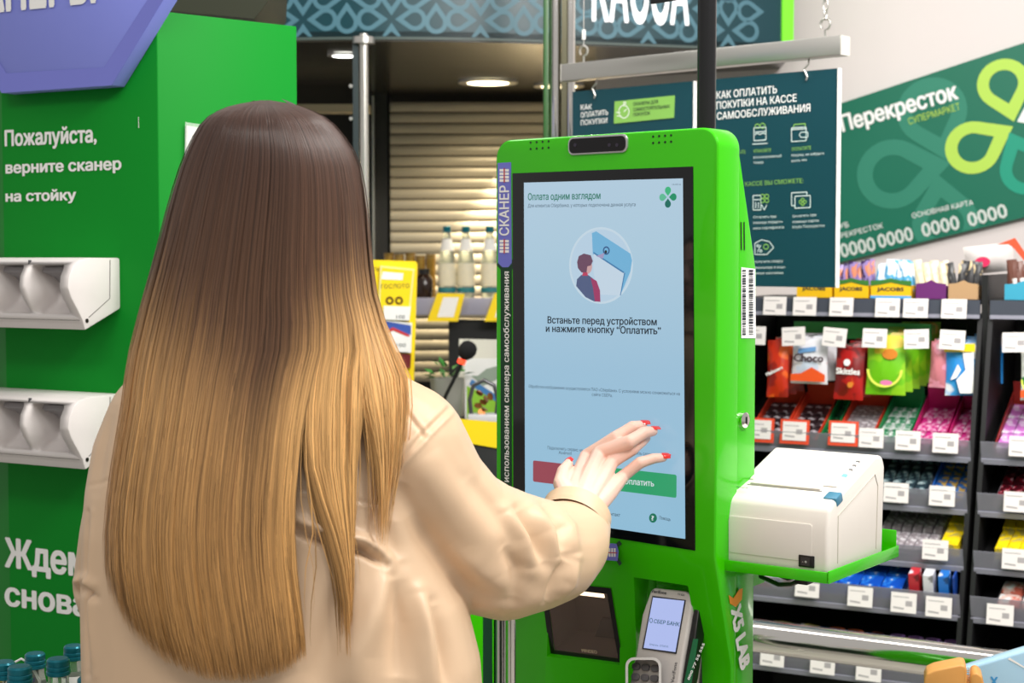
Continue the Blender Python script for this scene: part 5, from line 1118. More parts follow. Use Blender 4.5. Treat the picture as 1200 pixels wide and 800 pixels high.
# ---------------------------------------------------------------- water bottles bottom left on a counter
BD = 2.15
zc = P(40, 755, BD).z - .272
o = MB().box(-.95, P(118, 790, BD).x, BD - .16, BD + .22, 0, zc - .001).build('bottle_counter', mat('counter_dark_green', (20, 40, 26), .5), None, bevel=.004); setp(o, 'dark low counter carrying water bottles at the bottom left', 'counter')
spots = [(4, 774, 2.08, 'leftmost water bottle, cut by the left edge of the photo', ''), (23, 779, 2.04, 'water bottle second from the left, in front of the dark hoops', ''), (41, 764, 2.2, 'water bottle third from the left with a white dot on its cap', 'BORJOMI'), (68, 770, 2.10, 'water bottle in the middle right with a white dot on its cap', 'BORJOMI'), (86, 755, 2.26, 'rearmost water bottle, next to the coat sleeve', ''), (104, 792, 2.04, 'rightmost water bottle, mostly hidden by the coat', 'BORJOMI')]
for px, py, d, l, nt_ in spots:
    p = P(px, py, d); bottle((p.x, p.y, zc), (p.z - zc) if False else .272 + (p.z - zc - .272), l, 'water bottles on the low counter', nt_, 0)
for k, (px, py) in enumerate(((12, 776), (25, 770))):
    p = P(px, py, 2.2); t = thing('wire_hoop', ('white wire hoop, left one, beside the bottle caps', 'white wire hoop, right one, beside the bottle caps')[k], 'hoop', (p.x, p.y, zc), 'wire hoops among the bottles')
    zz_ = p.z - zc - .03
    MB().tube([(-.022, 0, 0), (-.022, 0, zz_), (-.015, 0, zz_ + .02), (0, 0, zz_ + .028), (.015, 0, zz_ + .02), (.024, 0, zz_ - .004), (.024, 0, 0)], .0018, 8).build('hoop', white_print, t)
    MB().box(-.02, .02, .004, .008, 0, zz_ + .012).build('black_card', mat('card_black', (24, 24, 20), .5), t); MB().box(-.012, .012, .0028, .0038, zz_ - .004, zz_ + .002).build('yellow_line', yel, t)
# ================================================================ person at the kiosk
skin = mat('skin', (240, 204, 188), .45, rgb2=(226, 170, 152), noise_amt=.5, nscale=26, spec=.4)
_pb = skin.node_tree.nodes['Principled BSDF']; _pb.inputs['Subsurface Weight'].default_value = .12; _pb.inputs['Subsurface Radius'].default_value = (.01, .004, .002); _pb.inputs['Subsurface Scale'].default_value = .6
coat = mat('coat_beige', (220, 190, 158), .40, rgb2=(212, 180, 148), noise_amt=.4, nscale=6, bump=.12, spec=.45)
person = thing('person', 'person with long brown-to-blonde hair and beige coat touching the kiosk screen', 'person', (-.28, 1.95, 0)); PI_ = Vector((-.28, 1.95, 0))
def sphere_cloud(chains, ells=(), step=.4, sub=2):
    bm = bmesh.new(); ico = bmesh.new(); bmesh.ops.create_icosphere(ico, subdivisions=sub, radius=1.0)
    me = bpy.data.meshes.new('t'); ico.to_mesh(me); ico.free()
    co = np.empty(len(me.vertices) * 3); me.vertices.foreach_get('co', co); co = co.reshape(-1, 3); tf = [tuple(p.vertices) for p in me.polygons]; bpy.data.meshes.remove(me)
    V = []; Fa = []
    def put(M3, c):
        n = sum(len(v) for v in V); V.append(co @ M3.T + c); Fa.extend([tuple(i + n for i in f) for f in tf])
    for ch in chains:
        for (p, r), (q, s) in zip(ch[:-1], ch[1:]):
            p = np.array(p[:]); q = np.array(q[:]); L = np.linalg.norm(q - p); k = max(1, int(L / (min(r, s) * step)))
            for i in range(k + 1):
                f = i / k; put(np.eye(3) * (r + (s - r) * f), p + (q - p) * f)
    for c, rad, M3 in ells: put(np.array(M3) @ np.diag(rad), np.array(c[:]))
    bm.free(); return np.concatenate(V), Fa
def remeshed(V, Fa, name, m, voxel, smooth_it=6, factor=.5, parent=None, extra=None):
    vs = [tuple(v) for v in V]
    if extra: n = len(vs); vs += extra[0]; Fa = Fa + [tuple(i + n for i in f) for f in extra[1]]
    me = bpy.data.meshes.new(name); me.from_pydata(vs, [], Fa); me.update(); o = bpy.data.objects.new(name, me); COL.objects.link(o)
    r = o.modifiers.new('r', 'REMESH'); r.mode = 'VOXEL'; r.voxel_size = voxel
    s_ = o.modifiers.new('s', 'SMOOTH'); s_.iterations = smooth_it; s_.factor = factor
    bake(o); o.data.name = name; o.data.materials.clear(); o.data.materials.append(m)
    o.data.polygons.foreach_set('use_smooth', [True] * len(o.data.polygons))
    if parent is not None:
        o.data.transform(Matrix.Translation(-PI_)); o.parent = parent
    return o
# ---- joints
HC = Vector((-.288, 1.90, 1.578)); YAW = -30
RS = P(452, 492, 1.90); RE = P(584, 652, 2.03); RW = P(677, 597, 2.235)
LS = P(182, 492, 1.96); LE = P(146, 668, 2.04); LW = Vector((-.42, 2.24, 1.10))
HM = Matrix.Translation(HC) @ Matrix.Rotation(R(YAW), 4, 'Z') @ Matrix.Rotation(R(-6), 4, 'X'); H3 = np.array(HM.to_3x3())
hp = lambda x, y, z: HM @ Vector((x, y, z))
chains = [
    [(hp(0, -.01, -.07), .052), (Vector((-.286, 1.915, 1.42)), .054), (Vector((-.29, 1.93, 1.37)), .07)],
    [(LS + Vector((.03, 0, 0)), .048), (Vector((-.29, 1.93, 1.33)), .075), (RS + Vector((-.03, 0, 0)), .048)],
    [(Vector((-.29, 1.93, 1.30)), .095), (Vector((-.285, 1.94, 1.12)), .09), (Vector((-.28, 1.95, .95)), .10)],
    [(Vector((-.35, 1.945, 1.28)), .08), (Vector((-.33, 1.95, 1.05)), .08), (Vector((-.36, 1.955, .92)), .095)],
    [(Vector((-.22, 1.93, 1.28)), .08), (Vector((-.24, 1.94, 1.05)), .08), (Vector((-.20, 1.945, .92)), .095)],
    [(RS, .046), (RE, .036), (RW, .024)], [(LS, .046), (LE, .036), (LW, .023)],
    [(Vector((-.36, 1.955, .90)), .085), (Vector((-.365, 1.97, .50)), .052), (Vector((-.37, 1.95, .10)), .034), (Vector((-.37, 1.94, .06)), .034)],
    [(Vector((-.20, 1.945, .90)), .085), (Vector((-.19, 1.96, .50)), .052), (Vector((-.19, 1.93, .10)), .034), (Vector((-.19, 1.92, .06)), .034)],
    [(Vector((-.37, 1.94, .045)), .032), (Vector((-.385, 2.06, .03)), .024)], [(Vector((-.19, 1.92, .045)), .032), (Vector((-.18, 2.04, .03)), .024)],
    [(LW, .02), (LW + Vector((.02, .07, .0)), .022)], [(LW + Vector((.02, .07, 0)), .012), (LW + Vector((.05, .14, -.01)), .008)], [(LW + Vector((.015, .07, .01)), .012), (LW + Vector((.03, .15, 0)), .008)],
    [(LW + Vector((.0, .07, .0)), .011), (LW + Vector((.0, .14, .01)), .0075)], [(LW + Vector((-.012, .065, .0)), .010), (LW + Vector((-.03, .12, .0)), .007)], [(LW + Vector((.02, .03, .01)), .012), (LW + Vector((.06, .07, .03)), .009)],
    [(hp(0, .088, .008), .007), (hp(0, .104, -.026), .0105)], [(hp(-.012, .092, -.028), .007), (hp(.012, .092, -.028), .007)],
]
E3 = lambda x, y, z, a, b, c: (hp(x, y, z), (a, b, c), H3)
ells = [E3(0, -.012, .022, .074, .092, .086), E3(0, .03, -.02, .062, .062, .08), E3(0, .052, -.072, .042, .042, .034), E3(0, .074, -.092, .018, .017, .016), E3(0, .084, -.054, .022, .011, .0055), E3(0, .083, -.063, .019, .011, .006),
        E3(.076, -.004, -.012, .008, .018, .030), E3(-.076, -.004, -.012, .008, .018, .030), E3(.038, .06, -.03, .02, .018, .02), E3(-.038, .06, -.03, .02, .018, .02), E3(0, .072, .028, .05, .012, .012)]
V, Fa = sphere_cloud(chains, ells)
body = remeshed(V, Fa, 'body', skin, .005, 5)
# ---- right hand, its own finer surface, joined at the wrist inside the sleeve
def SP(px, py, out): return KF.M @ (KF.hit(px, py, -out))
hand_ch = []
mcp = {'index': (SP(687, 534, .062), .0105), 'middle': (SP(702, 531, .066), .0110), 'ring': (SP(717, 541, .062), .0105), 'pinky': (SP(731, 557, .054), .0095)}
wr = (RW, .021)
FING = {'index': [SP(722, 512, .050), SP(741, 500, .030), SP(753, 498, .012)], 'middle': [SP(738, 517, .052), SP(754, 507, .030), SP(765, 505, .012)],
        'ring': [SP(740, 527, .040), SP(752, 517, .022), SP(757, 513, .011)], 'pinky': [SP(750, 542, .044), SP(766, 537, .026), SP(777, 536, .012)]}
rad_k = 1.15
rad = {'index': (.0090, .0080, .0066), 'middle': (.0092, .0082, .0068), 'ring': (.0086, .0076, .0064), 'pinky': (.0080, .0070, .0059)}
wa = RW + Vector((-.010, 0, .006)); wb = RW + Vector((.012, .004, -.008))
rad = {k_: tuple(v_ * rad_k for v_ in rr) for k_, rr in rad.items()}
for f_, off in (('index', wa), ('middle', RW + Vector((-.002, 0, .002))), ('ring', RW + Vector((.006, .002, -.002))), ('pinky', wb)):
    m_, r_ = mcp[f_]; a, b, c_ = FING[f_]; r1, r2, r3 = rad[f_]
    hand_ch.append([(off, .0185), (off.lerp(m_, .55), .0150), (m_, r_), (m_.lerp(a, .5), (r_ + r1) * .485), (a, r1), (a.lerp(b, .5), (r1 + r2) * .48), (b, r2), (c_, r3)])
cross = [mcp[k][0] for k in ('index', 'middle', 'ring', 'pinky')]
palm = [p_.lerp(RW, .45) + Vector((0, .006, 0)) for p_ in cross]
hand_ch.append([(palm[0], .0150), (palm[1], .0150), (palm[2], .0145), (palm[3], .0125)])
T0 = P(664, 580, 2.245); T1 = P(657, 566, 2.268); T2 = P(660, 552, 2.29); T3 = P(666, 543, 2.305)
hand_ch.append([(RW, .016), (T0, .0145), (T1, .0115), (T2, .0098), (T3, .0074)]); hand_ch.append([(T0, .012), (palm[0], .013)]); hand_ch.append([(T1, .0085), (palm[0].lerp(mcp['index'][0], .4), .010)])
back_ = (RE - RW).normalized(); hand_ch.append([(RW, .0215), (RW + back_ * .10, .026)]); hand_ch.append([(wa, .018), (wa + back_ * .08, .022)]); hand_ch.append([(wb, .018), (wb + back_ * .08, .022)])
V, Fa = sphere_cloud(hand_ch, step=.3)
hand = remeshed(V, Fa, 'hand', skin, .0013, 5, .5)
# join the two skins as one mesh
bm = bmesh.new(); bm.from_mesh(body.data); bm.from_mesh(hand.data); bm.to_mesh(body.data); bm.free(); bpy.data.objects.remove(hand)
body.data.polygons.foreach_set('use_smooth', [True] * len(body.data.polygons)); body.data.transform(Matrix.Translation(-PI_)); body.parent = person
nail_m = mat('red_nail', (226, 44, 30), .15, coat=.6)
def nail(tip, prev, up, r):
    d = (tip - prev).normalized(); u = (up - d * up.dot(d)).normalized(); s = d.cross(u)
    M = Matrix(((s.x, d.x, u.x, 0), (s.y, d.y, u.y, 0), (s.z, d.z, u.z, 0), (0, 0, 0, 1))); c = tip - PI_ + d * r * .45 + u * r * .52
    g = MB(); vs = []; fs = []
    for j in range(7):
        v = j / 6; ww = math.sqrt(max(0, 1 - (2 * v - 1) ** 4)) * r * .82 + .0002
        for i in range(7):
            u_ = i / 6 * 2 - 1; vs.append((ww * u_, (v - .5) * r * 2.3, r * .50 * (1 - (u_ * .95) ** 2) ** .5 - r * .12 - .25 * r * v * v))
    g.add(vs, [(j * 7 + i, j * 7 + i + 1, j * 7 + i + 8, j * 7 + i + 7) for j in range(6) for i in range(6)])
    o = g.build('nail', nail_m, person, smooth=80, T=Matrix.Translation(c) @ M); return o
outv = (KF.M.to_3x3() @ Vector((0, -1, 0))); upv = (outv + Vector((0, 0, .9))).normalized()
for f_ in FING: nail(FING[f_][2], FING[f_][1], (outv + Vector((0, 0, .5)) + Vector((-.15, 0, 0))).normalized(), rad[f_][2] * 1.12)
nail(T3, T2, (Vector((-.3, -.7, .5))).normalized(), .0074)
for sx in (-1, 1):
    e = MB(); c = hp(sx * .030, .0765, .006) - PI_
    e.lathe([(.0001, -.0115), (.006, -.0098), (.0105, -.005), (.0115, 0), (.0105, .005), (.006, .0098)], 16, Matrix.Translation(c) @ HM.to_3x3().to_4x4() @ Matrix.Diagonal((1, 1, .55, 1)) @ Matrix.Rotation(R(-90), 4, 'X')); ey = e.build('eye', mat('eye_white', (240, 236, 232), .1), person)
    MB().lathe([(.0001, .0117), (.0055, .0103)], 16, Matrix.Translation(c) @ HM.to_3x3().to_4x4() @ Matrix.Diagonal((1, 1, .75, 1)) @ Matrix.Rotation(R(-90), 4, 'X')).build('iris', mat('iris_brown', (60, 36, 20), .1), ey)
    MB().tube([hp(sx * (.014 + .009 * i), .094 - .0028 * i * i, .026 + .003 * math.sin(i * .9)) - PI_ for i in range(5)], [.0012, .002, .002, .0016, .0008], 6).build('eyebrow', mat('brow_brown', (70, 48, 36), .8), person)
MB().tube([hp(x_ * .001, .0945 - abs(x_) * .0004, -.0575 + abs(x_) * .00006) - PI_ for x_ in range(-18, 19, 4)], [.0008, .002, .003, .0034, .0034, .0034, .0034, .003, .002, .0008], 8).build('lips', mat('lip_rose', (196, 104, 100), .35), person)
# ---- coat
rings = [(398, 262, 372, .052, 1.92), (412, 225, 402, .078, 1.925), (425, 192, 440, .098, 1.935), (442, 160, 476, .112, 1.94), (470, 134, 498, .124, 1.945), (520, 114, 508, .134, 1.95), (570, 106, 502, .140, 1.95), (620, 101, 508, .144, 1.95), (700, 99, 543, .148, 1.95), (770, 100, 560, .152, 1.95), (850, 100, 566, .155, 1.95), (930, 102, 566, .158, 1.95), (935, 110, 556, .15, 1.95)]
vs = []; fs = []; N = 48; cyaw = R(-9)
for py, pl_, pr_, ry, yc in rings:
    a = P(pl_, py, 1.95); b = P(pr_, py, 1.93); cx = (a.x + b.x) / 2; rx = (b.x - a.x) / 2 / math.cos(cyaw); z = a.z
    for j in range(N):
        t = 2 * math.pi * j / N; e = 2 / 2.5; x = rx * math.copysign(abs(math.cos(t)) ** e, math.cos(t)); y = ry * math.copysign(abs(math.sin(t)) ** e, math.sin(t))
        vs.append((cx + x * math.cos(cyaw) - y * math.sin(cyaw), yc + x * math.sin(cyaw) + y * math.cos(cyaw), z))
k = len(rings)
for i in range(k - 1):
    for j in range(N): fs.append(((i + 1) * N + j, (i + 1) * N + (j + 1) % N, i * N + (j + 1) % N, i * N + j))
fs.append(tuple(range(N))); fs.append(tuple((k - 1) * N + j for j in range(N))[::-1])
R_ = lambda px, py, d, r: (P(px, py, d), r)
sleeve = [R_(428, 500, 1.915, .078), R_(468, 528, 1.925, .086), R_(496, 578, 1.950, .083), R_(528, 618, 1.975, .084), R_(560, 640, 2.01, .087), R_(592, 650, 2.05, .086), R_(622, 650, 2.095, .078), R_(646, 648, 2.13, .070), R_(664, 638, 2.165, .060), R_(674, 622, 2.195, .050), R_(677, 613, 2.21, .047)]
lsl = [R_(190, 494, 1.96, .068), R_(168, 560, 1.985, .066), R_(152, 630, 2.015, .064), R_(140, 685, 2.05, .060), R_(146, 712, 2.09, .058), (Vector((-.44, 2.15, 1.09)), .050), (Vector((-.425, 2.21, 1.10)), .044)]
V, Fa = sphere_cloud([sleeve, lsl, [R_(300, 408, 1.915, .055), R_(300, 425, 1.92, .06)]], step=.16, sub=3)
jk = remeshed(V, Fa, 'coat', coat, .0026, 30, .5, None, extra=(vs, fs))
me = jk.data; n = len(me.vertices); co = np.empty(n * 3); me.vertices.foreach_get('co', co); co = co.reshape(-1, 3); nr = np.empty(n * 3); me.vertices.foreach_get('normal', nr); nr = nr.reshape(-1, 3)
rel = co - np.array([0, 0, CAMZ]); dep = rel[:, 1] * math.cos(PITCH) - rel[:, 2] * math.sin(PITCH); PX = 600 + F * rel[:, 0] / dep; PY = 400 - F * (rel[:, 2] * math.cos(PITCH) + rel[:, 1] * math.sin(PITCH)) / dep
face = np.clip(-(rel * nr).sum(1) / np.linalg.norm(rel, axis=1) * 2.5, 0, 1); disp = np.zeros(n)
def crease(pts, amp, w, w2=None):
    """press (amp < 0) or raise (amp > 0) a soft line into the cloth"""
    best = np.full(n, 1e9); tt = np.zeros(n); L = len(pts) - 1
    for i in range(L):
        a = np.array(pts[i], float); b = np.array(pts[i + 1], float); d = b - a; t = np.clip(((PX - a[0]) * d[0] + (PY - a[1]) * d[1]) / (d @ d), 0, 1)
        dd_ = np.hypot(PX - a[0] - t * d[0], PY - a[1] - t * d[1]); m = dd_ < best; best[m] = dd_[m]; tt[m] = (i + t[m]) / L
    ww = w + ((w2 if w2 else w) - w) * tt; fade = np.sin(np.pi * np.clip(tt, .04, .96)) ** .5; amp = amp * (1.9 if abs(amp) > .0025 else 1.3); ww = np.maximum(ww, 2.6)
    return amp * np.exp(-(best / ww) ** 2) * (fade if abs(amp) > .0025 else 1)
for pts, amp, w, w2 in (
    ([(100, 570), (127, 563)], -.0012, 2, 2), ([(330, 571), (375, 576), (410, 585), (446, 591)], -.0012, 2, 2), ([(330, 576), (375, 581), (410, 590), (446, 596)], .001, 2.5, 2.5),
    ([(527, 478), (497, 508), (470, 537), (448, 572), (436, 612), (437, 645)], -.0016, 2.2, 2.2), ([(531, 483), (501, 513), (474, 542), (453, 577), (441, 616)], .0016, 3, 3), ([(524, 473), (493, 503), (466, 532), (443, 568)], .0013, 3, 3),
    ([(474, 478), (497, 512)], -.0015, 2, 2), ([(478, 475), (501, 508)], .0012, 2.5, 2.5), ([(478, 428), (498, 436), (515, 452), (527, 478)], -.0012, 2, 2),
    ([(340, 618), (380, 634), (425, 645), (452, 662)], -.008, 7, 5), ([(340, 606), (380, 620), (425, 632), (456, 652)], .006, 9, 7),
    ([(456, 668), (440, 715), (420, 765), (412, 810)], .009, 14, 20), ([(462, 675), (470, 730), (468, 800)], -.008, 12, 16), ([(492, 690), (500, 745), (506, 810)], .006, 9, 12), ([(508, 705), (520, 760), (528, 810)], -.006, 8, 10), ([(400, 680), (385, 740), (370, 810)], -.005, 14, 20),
    ([(470, 560), (450, 610), (470, 660)], -.005, 14, 10),
    ([(490, 530), (525, 580), (560, 630), (575, 680)], .006, 22, 26), ([(545, 560), (580, 600), (612, 645)], -.003, 10, 14), ([(478, 600), (520, 650), (560, 690)], -.004, 14, 14), ([(520, 640), (560, 670), (610, 690)], .004, 14, 14),
    ([(592, 596), (612, 630), (622, 668)], .006, 8, 10), ([(606, 596), (628, 630), (640, 660)], -.006, 6, 8), ([(622, 592), (642, 622), (652, 655)], .0055, 6, 8), ([(636, 590), (655, 618), (662, 648)], -.005, 5, 7), ([(648, 590), (668, 616), (676, 650)], .004, 5, 7),
    ([(664, 655), (650, 685), (640, 706)], -.005, 6, 5), ([(676, 655), (668, 684), (656, 702)], .0045, 6, 5), ([(590, 640), (606, 664), (600, 700)], -.005, 9, 10), ([(550, 700), (590, 712), (640, 700)], .003, 10, 10),
    ([(85, 694), (100, 690), (112, 700)], -.006, 5, 5), ([(84, 683), (98, 678), (110, 684)], .005, 6, 6), ([(104, 600), (101, 660), (100, 730), (104, 790)], -.005, 4, 5), ([(108, 600), (106, 660), (106, 730), (110, 790)], .003, 5, 6),
    ([(130, 480), (118, 530), (112, 575)], -.003, 7, 8), ([(200, 640), (230, 700), (220, 790)], -.005, 22, 26), ([(300, 640), (310, 720), (330, 800)], .005, 22, 26)):
    disp += crease(pts, amp, w, w2) * face
nz = np.array([noise.noise(Vector(c * 7.0)) * .0022 for c in co])
co = co + nr * (disp + nz)[:, None]; me.vertices.foreach_set('co', co.ravel()); me.update()
C0 = P(675, 604, 2.208); CN = (P(690, 578, 2.255) - P(668, 632, 2.18)).normalized()
bm = bmesh.new(); bm.from_mesh(me); near = [f for f in bm.faces if (f.calc_center_median() - C0).length < .14 and (f.calc_center_median() - C0).dot(CN) > -.06]
geom = list({v for f in near for v in f.verts} | {e for f in near for e in f.edges}) + near
bmesh.ops.bisect_plane(bm, geom=geom, plane_co=C0, plane_no=CN, clear_outer=True); bm.to_mesh(me); bm.free(); me.polygons.foreach_set('use_smooth', [True] * len(me.polygons))
me.transform(Matrix.Translation(-PI_)); jk.parent = person
# open cuffs beyond the sleeve ends
def cuff(c0_, c1_, r0, r1, nm='cuff'):
    d = (c1_ - c0_).normalized(); M = Matrix.Translation(c0_ - PI_) @ d.to_track_quat('Z', 'Y').to_matrix().to_4x4(); L = (c1_ - c0_).length
    g = MB().lathe([(r0, 0), (r0 * 1.02, L * .3), (r1 * 1.01, L * .32), (r1, L), (r1 - .003, L + .001), (r1 - .0045, L - .002), (r0 * .8, L * .2)], 40, M, False); o = g.build(nm, coat, person, smooth=50); return o
cuff(C0 - CN * .022, C0 + CN * .006, .0515, .0500); cuff(Vector((-.44, 2.15, 1.09)), Vector((-.423, 2.225, 1.10)), .051, .046)
# collar under the hair
g = MB(); g.lathe([(.085, 0), (.078, .03), (.088, .012), (.10, -.012), (.094, -.014), (.085, 0)], 32, Matrix.Translation(Vector((-.288, 1.92, 1.405)) - PI_) @ Matrix.Diagonal((1.0, .85, 1, 1)), False); g.build('collar', coat, person, smooth=60)
# ---- trousers and shoes (below the frame, so that the figure stands on the floor)
den = mat('trouser_black', (32, 32, 36), .8)
V, Fa = sphere_cloud([[(Vector((-.36, 1.955, .93)), .105), (Vector((-.365, 1.97, .50)), .072), (Vector((-.37, 1.95, .10)), .055)], [(Vector((-.20, 1.945, .93)), .105), (Vector((-.19, 1.96, .50)), .072), (Vector((-.19, 1.93, .10)), .055)], [(Vector((-.36, 1.955, .95)), .11), (Vector((-.20, 1.945, .95)), .11)]])
remeshed(V, Fa, 'trousers', den, .009, 4, .5, person)
for x_, y_ in ((-.37, 1.94), (-.19, 1.92)):
    V, Fa = sphere_cloud([[(Vector((x_, y_ - .015, .045)), .044), (Vector((x_, y_ + .08, .042)), .040), (Vector((x_ + .002, y_ + .16, .032)), .031)]]); V[:, 2] = np.maximum(V[:, 2], 0.002)
    remeshed(V, Fa, 'shoe', mat('shoe_white', (225, 225, 222), .5), .006, 2, .4, person)
# ---- hair
PYK = np.array([117, 121, 126, 135, 150, 175, 200, 240, 300, 350, 400, 430, 470, 500, 560, 600, 650, 700, 740, 800], float)
SK = np.array([-1, .47, .52, .78, .82, 1.0])
LR = {117: (309, 313), 121: (284, 338), 126: (264, 356), 135: (247, 376), 150: (233, 394), 175: (221, 411), 200: (211, 421), 240: (199, 427), 300: (184, 431), 350: (170, 438)}
XT = []
for p_ in PYK:
    p_ = int(p_)
    if p_ in LR: l_, r_ = LR[p_]; XT.append([l_ + (r_ - l_) * (s + 1) / 2 for s in SK])
    else: XT.append({400: (157, 372, 378, 421, 425, 454), 430: (151, 364, 371, 417, 429, 474), 470: (146, 356, 366, 417, 435, 477), 500: (141, 351, 364, 417, 440, 475), 560: (131, 346, 367, 415, 445, 467), 600: (126, 343, 382, 414, 446, 458), 650: (123, 344, 398, 413, 446, 453), 700: (129, 350, 406, 412, 446, 450), 740: (138, 355, 408, 411, 446, 450), 800: (160, 360, 408, 411, 446, 450)}[p_])
XT = np.array(XT)
YC = np.interp; YCK = [1.888, 1.886, 1.884, 1.884, 1.886, 1.890, 1.893, 1.893, 1.892, 1.888, 1.878, 1.868, 1.856, 1.850, 1.846, 1.846, 1.846, 1.846, 1.846, 1.846]
THK = [.004, .036, .056, .076, .092, .102, .108, .109, .106, .100, .090, .082, .074, .070, .068, .068, .068, .069, .070, .072]
def hair_px(s, py):
    i = np.clip(np.searchsorted(PYK, py) - 1, 0, len(PYK) - 2); f = np.clip((py - PYK[i]) / (PYK[i + 1] - PYK[i]), 0, 1)
    a = np.array([np.interp(s_, SK, XT[k]) for s_, k in zip(s, i)]); b = np.array([np.interp(s_, SK, XT[k + 1]) for s_, k in zip(s, i)])
    return a + (b - a) * f
def unproj(px, py, y):
    dx = (px - 600) / F; up = (400 - py) / F; dy = math.cos(PITCH) + up * math.sin(PITCH); dz = -math.sin(PITCH) + up * math.cos(PITCH); t = y / dy
    return np.stack([dx * t, y, CAMZ + dz * t], 1)
c_dark = np.array(lin((70, 48, 40))); c_mid = np.array(lin((128, 92, 62))); c_gold = np.array(lin((226, 176, 112))); c_low = np.array(lin((180, 132, 74)))
def hair_col(s, py, jit, tone):
    st = np.interp(s, [-1, -.75, -.3, .1, .35, .6, 1], [270, 310, 350, 400, 330, 290, 270]) + jit * 45
    t = np.clip((py - st) / 170, 0, 1); t = t * t * (3 - 2 * t); gold = np.interp(s, [-1, -.6, -.1, .15, .4, .8, 1], [.62, .55, .42, .38, .75, 1, 1])
    lo = np.clip((py - 480) / 220, 0, 1)[:, None]; g = c_mid + (c_gold - c_mid) * np.clip(gold + jit * .25, 0, 1.1)[:, None]; g = g * (1 - lo * .75) + c_low * lo * .75 * (np.clip(.82 + gold * .3, 0, 1.15))[:, None]
    warm = np.clip((py - 150) / 200, 0, 1)[:, None]; d = c_dark * (1 - warm * .4) + c_mid * warm * .4
    return (d * (1 - t[:, None]) + g * t[:, None]) * tone
HV = []; HF_ = []; HCo = []; nv = 0
PYS = np.array([117.5, 119, 121.5, 125, 130, 137, 147, 160, 176, 196, 220, 248, 280, 312, 345, 378, 410, 442, 475, 510, 548, 586, 625, 665, 705, 745, 785], float)
rng = np.random.RandomState(3)
def strand(s, phi_front, r, end, wid, jit, tone, fly=0.0, seed=0.0, start=0, dsl=0):
    global nv
    py = PYS[start:]; py = py[py < end - 8]; py = np.append(py, end)
    drift = np.clip((py - 200) / 500, 0, 1)
    cl = round(s * 26) / 26.0
    ss = s + (cl - s) * drift * .55 + drift * .035 * np.array([noise.noise(Vector((cl * 9, p / 150.0, seed * .1))) for p in py]) + fly * drift ** 2 * math.sin(seed * 7) + dsl * drift
    if fly == 0:
        glo, ghi = (-1.06, .47) if s <= .495 else (.52, .78) if s <= .80 else (.82, 1.0)
        g0_ = 400 + 60 * abs(math.sin(seed * 12.9)); k_ = np.clip((py - g0_) / 90, 0, 1) * (0.0 if (seed * 7.77) % 1 < .035 else 1.0); ss = ss * (1 - k_) + np.clip(ss, glo, ghi) * k_
    ss = np.clip(ss, -1.06, 1.06); th = np.interp(py, PYK, THK); yc = np.interp(py, PYK, YCK)
    sc = np.clip(ss, -.999, .999); cph = np.sqrt(1 - sc ** 2)
    y = yc - th * r * cph * (1 if not phi_front else -phi_front)
    px = hair_px(ss, py); mid = hair_px(np.zeros(len(py)) - .2, py); px = mid + (px - mid) * (1 - (1 - r) * .5) + rng.uniform(-.6, .6)
    y = y - (.008 * np.exp(-((py - 465) / 60) ** 2) if s > .75 else 0)
    y = y + .004 * np.array([noise.noise(Vector((cl * 14, p / 200.0, 3.3))) for p in py]) * drift
    c = unproj(px, py, y); n_ = len(py)
    tan = np.gradient(c, axis=0); tan /= np.linalg.norm(tan, axis=1)[:, None] + 1e-9
    out = np.stack([ss * .8, -cph, np.clip((175 - py) / 60, 0, 1)], 1); out /= np.linalg.norm(out, axis=1)[:, None]
    sd = np.cross(tan, out); sd /= np.linalg.norm(sd, axis=1)[:, None] + 1e-9
    w_ = wid * np.clip((end - py) / 90 + .12, .12, 1) * np.clip((py - 112) / 26, .22, 1)
    L = c - sd * w_[:, None] / 2; Rr = c + sd * w_[:, None] / 2; M_ = c + out * (w_ * .32)[:, None]
    HV.append(np.stack([L, M_, Rr], 1).reshape(-1, 3)); col = hair_col(ss, py, jit, tone); HCo.append(np.repeat(col, 3, 0))
    b = nv; i = np.arange(n_ - 1)[:, None] * 3 + b
    HF_.append(np.concatenate([i + np.array([[0, 1, 4, 3]]), i + np.array([[1, 2, 5, 4]])])); nv += n_ * 3
def end_of(s):
    if s > .8: return rng.uniform(470, 560) if rng.rand() < .75 else rng.uniform(540, 640)
    if s > .5: return rng.uniform(520, 690) if rng.rand() < .7 else rng.uniform(640, 745)
    e = float(np.interp(s, [-1, -.9, -.7, -.4, 0, .3, .47], [690, 735, 768, 788, 790, 778, 762])); return e + 10 - abs(rng.normal(0, 34))
NS = 11500
for k in range(NS):
    s = rng.uniform(-1, 1)
    r = 1.03 - abs(rng.normal(0, .075)); jit = rng.normal(0, .8) * .5 + .7 * noise.noise(Vector((s * 22, 0, 0)))
    tone = np.clip(rng.normal(.98, .24) + .38 * noise.noise(Vector((s * 34, 1, 7))), .5, 1.6) * (1 - .26 * math.exp(-((s - .12) / .16) ** 2) * (k % 3 > 0)) * (.66 + .34 * min(1, max(0, (r - .85) / .15)))
    strand(s, 0, r, max(300, end_of(s)), rng.uniform(.0007, .0017), jit, tone, seed=k + .37 * (k % 11))
for k in range(700):   # side curtains in front of the ears
    s = rng.choice((-1, 1)) * rng.uniform(.80, 1); strand(s, rng.uniform(.1, .85), 1.0, rng.uniform(430, 640) if s > 0 else rng.uniform(560, 700), .002, rng.normal(0, .4), .85, seed=k)
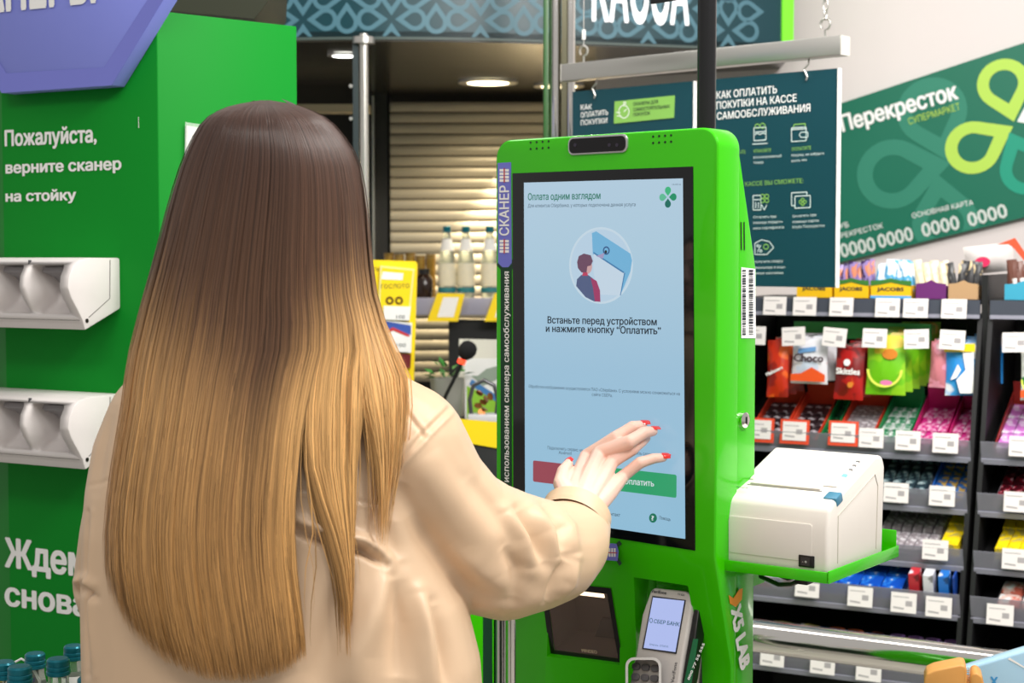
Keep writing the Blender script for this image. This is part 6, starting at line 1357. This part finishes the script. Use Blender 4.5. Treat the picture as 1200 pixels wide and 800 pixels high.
for k in range(420):   # flyaway hairs
    s = rng.choice((-1, -.95, .98, 1, rng.uniform(-1, 1))); strand(s, 0, 1.06, rng.uniform(300, 700) if s < .9 else rng.uniform(300, 560), .0004, .3, 1.15, fly=rng.uniform(-.06, .08), seed=k * 1.7, dsl=rng.uniform(-.02, .06) * np.sign(s))
# hairline over the forehead and temples
az = np.linspace(-104, 104, 73); G = []; Cc = []
for j in range(15):
    for a_ in az:
        f_ = abs(a_) / 104.0; elow = 50 - 62 * f_ ** 1.6; el = R(74 - (74 - elow) * j / 14.0); k_ = 1.025 + .006 * math.sin(a_ * .9) * (j / 14.0) - (.03 if j == 14 else 0)
        p_ = hp(.074 * k_ * math.cos(el) * math.sin(R(a_)), -.012 + .092 * k_ * math.cos(el) * math.cos(R(a_)), .022 + .086 * k_ * math.sin(el)); G.append(p_[:]); Cc.append(c_dark * (.8 + .3 * math.sin(a_ * 1.7)))
b = nv; HV.append(np.array(G)); HCo.append(np.array(Cc)); HF_.append(np.array([(b + j * 73 + i, b + j * 73 + i + 1, b + (j + 1) * 73 + i + 1, b + (j + 1) * 73 + i) for j in range(14) for i in range(72)])); nv += len(G)
# inner shell so that no scalp or coat shows between strands
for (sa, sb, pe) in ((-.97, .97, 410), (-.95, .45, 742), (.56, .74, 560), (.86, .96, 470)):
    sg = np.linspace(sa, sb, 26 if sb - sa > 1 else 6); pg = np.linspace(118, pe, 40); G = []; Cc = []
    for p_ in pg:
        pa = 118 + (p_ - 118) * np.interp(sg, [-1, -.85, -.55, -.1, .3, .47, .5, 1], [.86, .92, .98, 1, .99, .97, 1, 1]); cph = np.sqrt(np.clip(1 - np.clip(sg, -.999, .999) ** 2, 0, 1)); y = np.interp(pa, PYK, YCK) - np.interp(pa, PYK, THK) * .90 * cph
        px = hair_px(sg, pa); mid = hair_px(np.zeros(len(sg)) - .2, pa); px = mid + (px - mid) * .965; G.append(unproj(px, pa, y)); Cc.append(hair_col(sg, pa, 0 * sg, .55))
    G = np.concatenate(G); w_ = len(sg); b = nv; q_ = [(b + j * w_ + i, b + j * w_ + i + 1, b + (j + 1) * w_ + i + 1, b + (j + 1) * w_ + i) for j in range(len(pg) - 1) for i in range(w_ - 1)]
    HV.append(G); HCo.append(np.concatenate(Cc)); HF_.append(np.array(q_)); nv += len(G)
HVa = np.concatenate(HV) - np.array(PI_[:]); HFa = np.concatenate(HF_); HCa = np.concatenate(HCo)
hm = bpy.data.meshes.new('hair'); hm.vertices.add(len(HVa)); hm.vertices.foreach_set('co', HVa.ravel()); hm.loops.add(HFa.size); hm.loops.foreach_set('vertex_index', HFa.ravel().astype(np.int32))
hm.polygons.add(len(HFa)); hm.polygons.foreach_set('loop_start', (np.arange(len(HFa)) * 4).astype(np.int32)); hm.polygons.foreach_set('use_smooth', np.ones(len(HFa), bool)); hm.update(calc_edges=True); hm.validate()
at_ = hm.color_attributes.new('tint', 'FLOAT_COLOR', 'POINT'); at_.data.foreach_set('color', np.concatenate([HCa, np.ones((len(HCa), 1))], 1).astype(np.float32).ravel())
hmat = bpy.data.materials.new('hair_ombre'); hmat.use_nodes = True; nt = hmat.node_tree; b_ = nt.nodes['Principled BSDF']; at = nt.nodes.new('ShaderNodeAttribute'); at.attribute_name = 'tint'
nt.links.new(at.outputs['Color'], b_.inputs['Base Color']); b_.inputs['Roughness'].default_value = .36; b_.inputs['Specular IOR Level'].default_value = .4; b_.inputs['Sheen Weight'].default_value = .1
hm.materials.append(hmat); ho = bpy.data.objects.new('hair', hm); COL.objects.link(ho); ho.parent = person; ho['kind'] = 'stuff'
bpy.data.objects.remove(_fo)
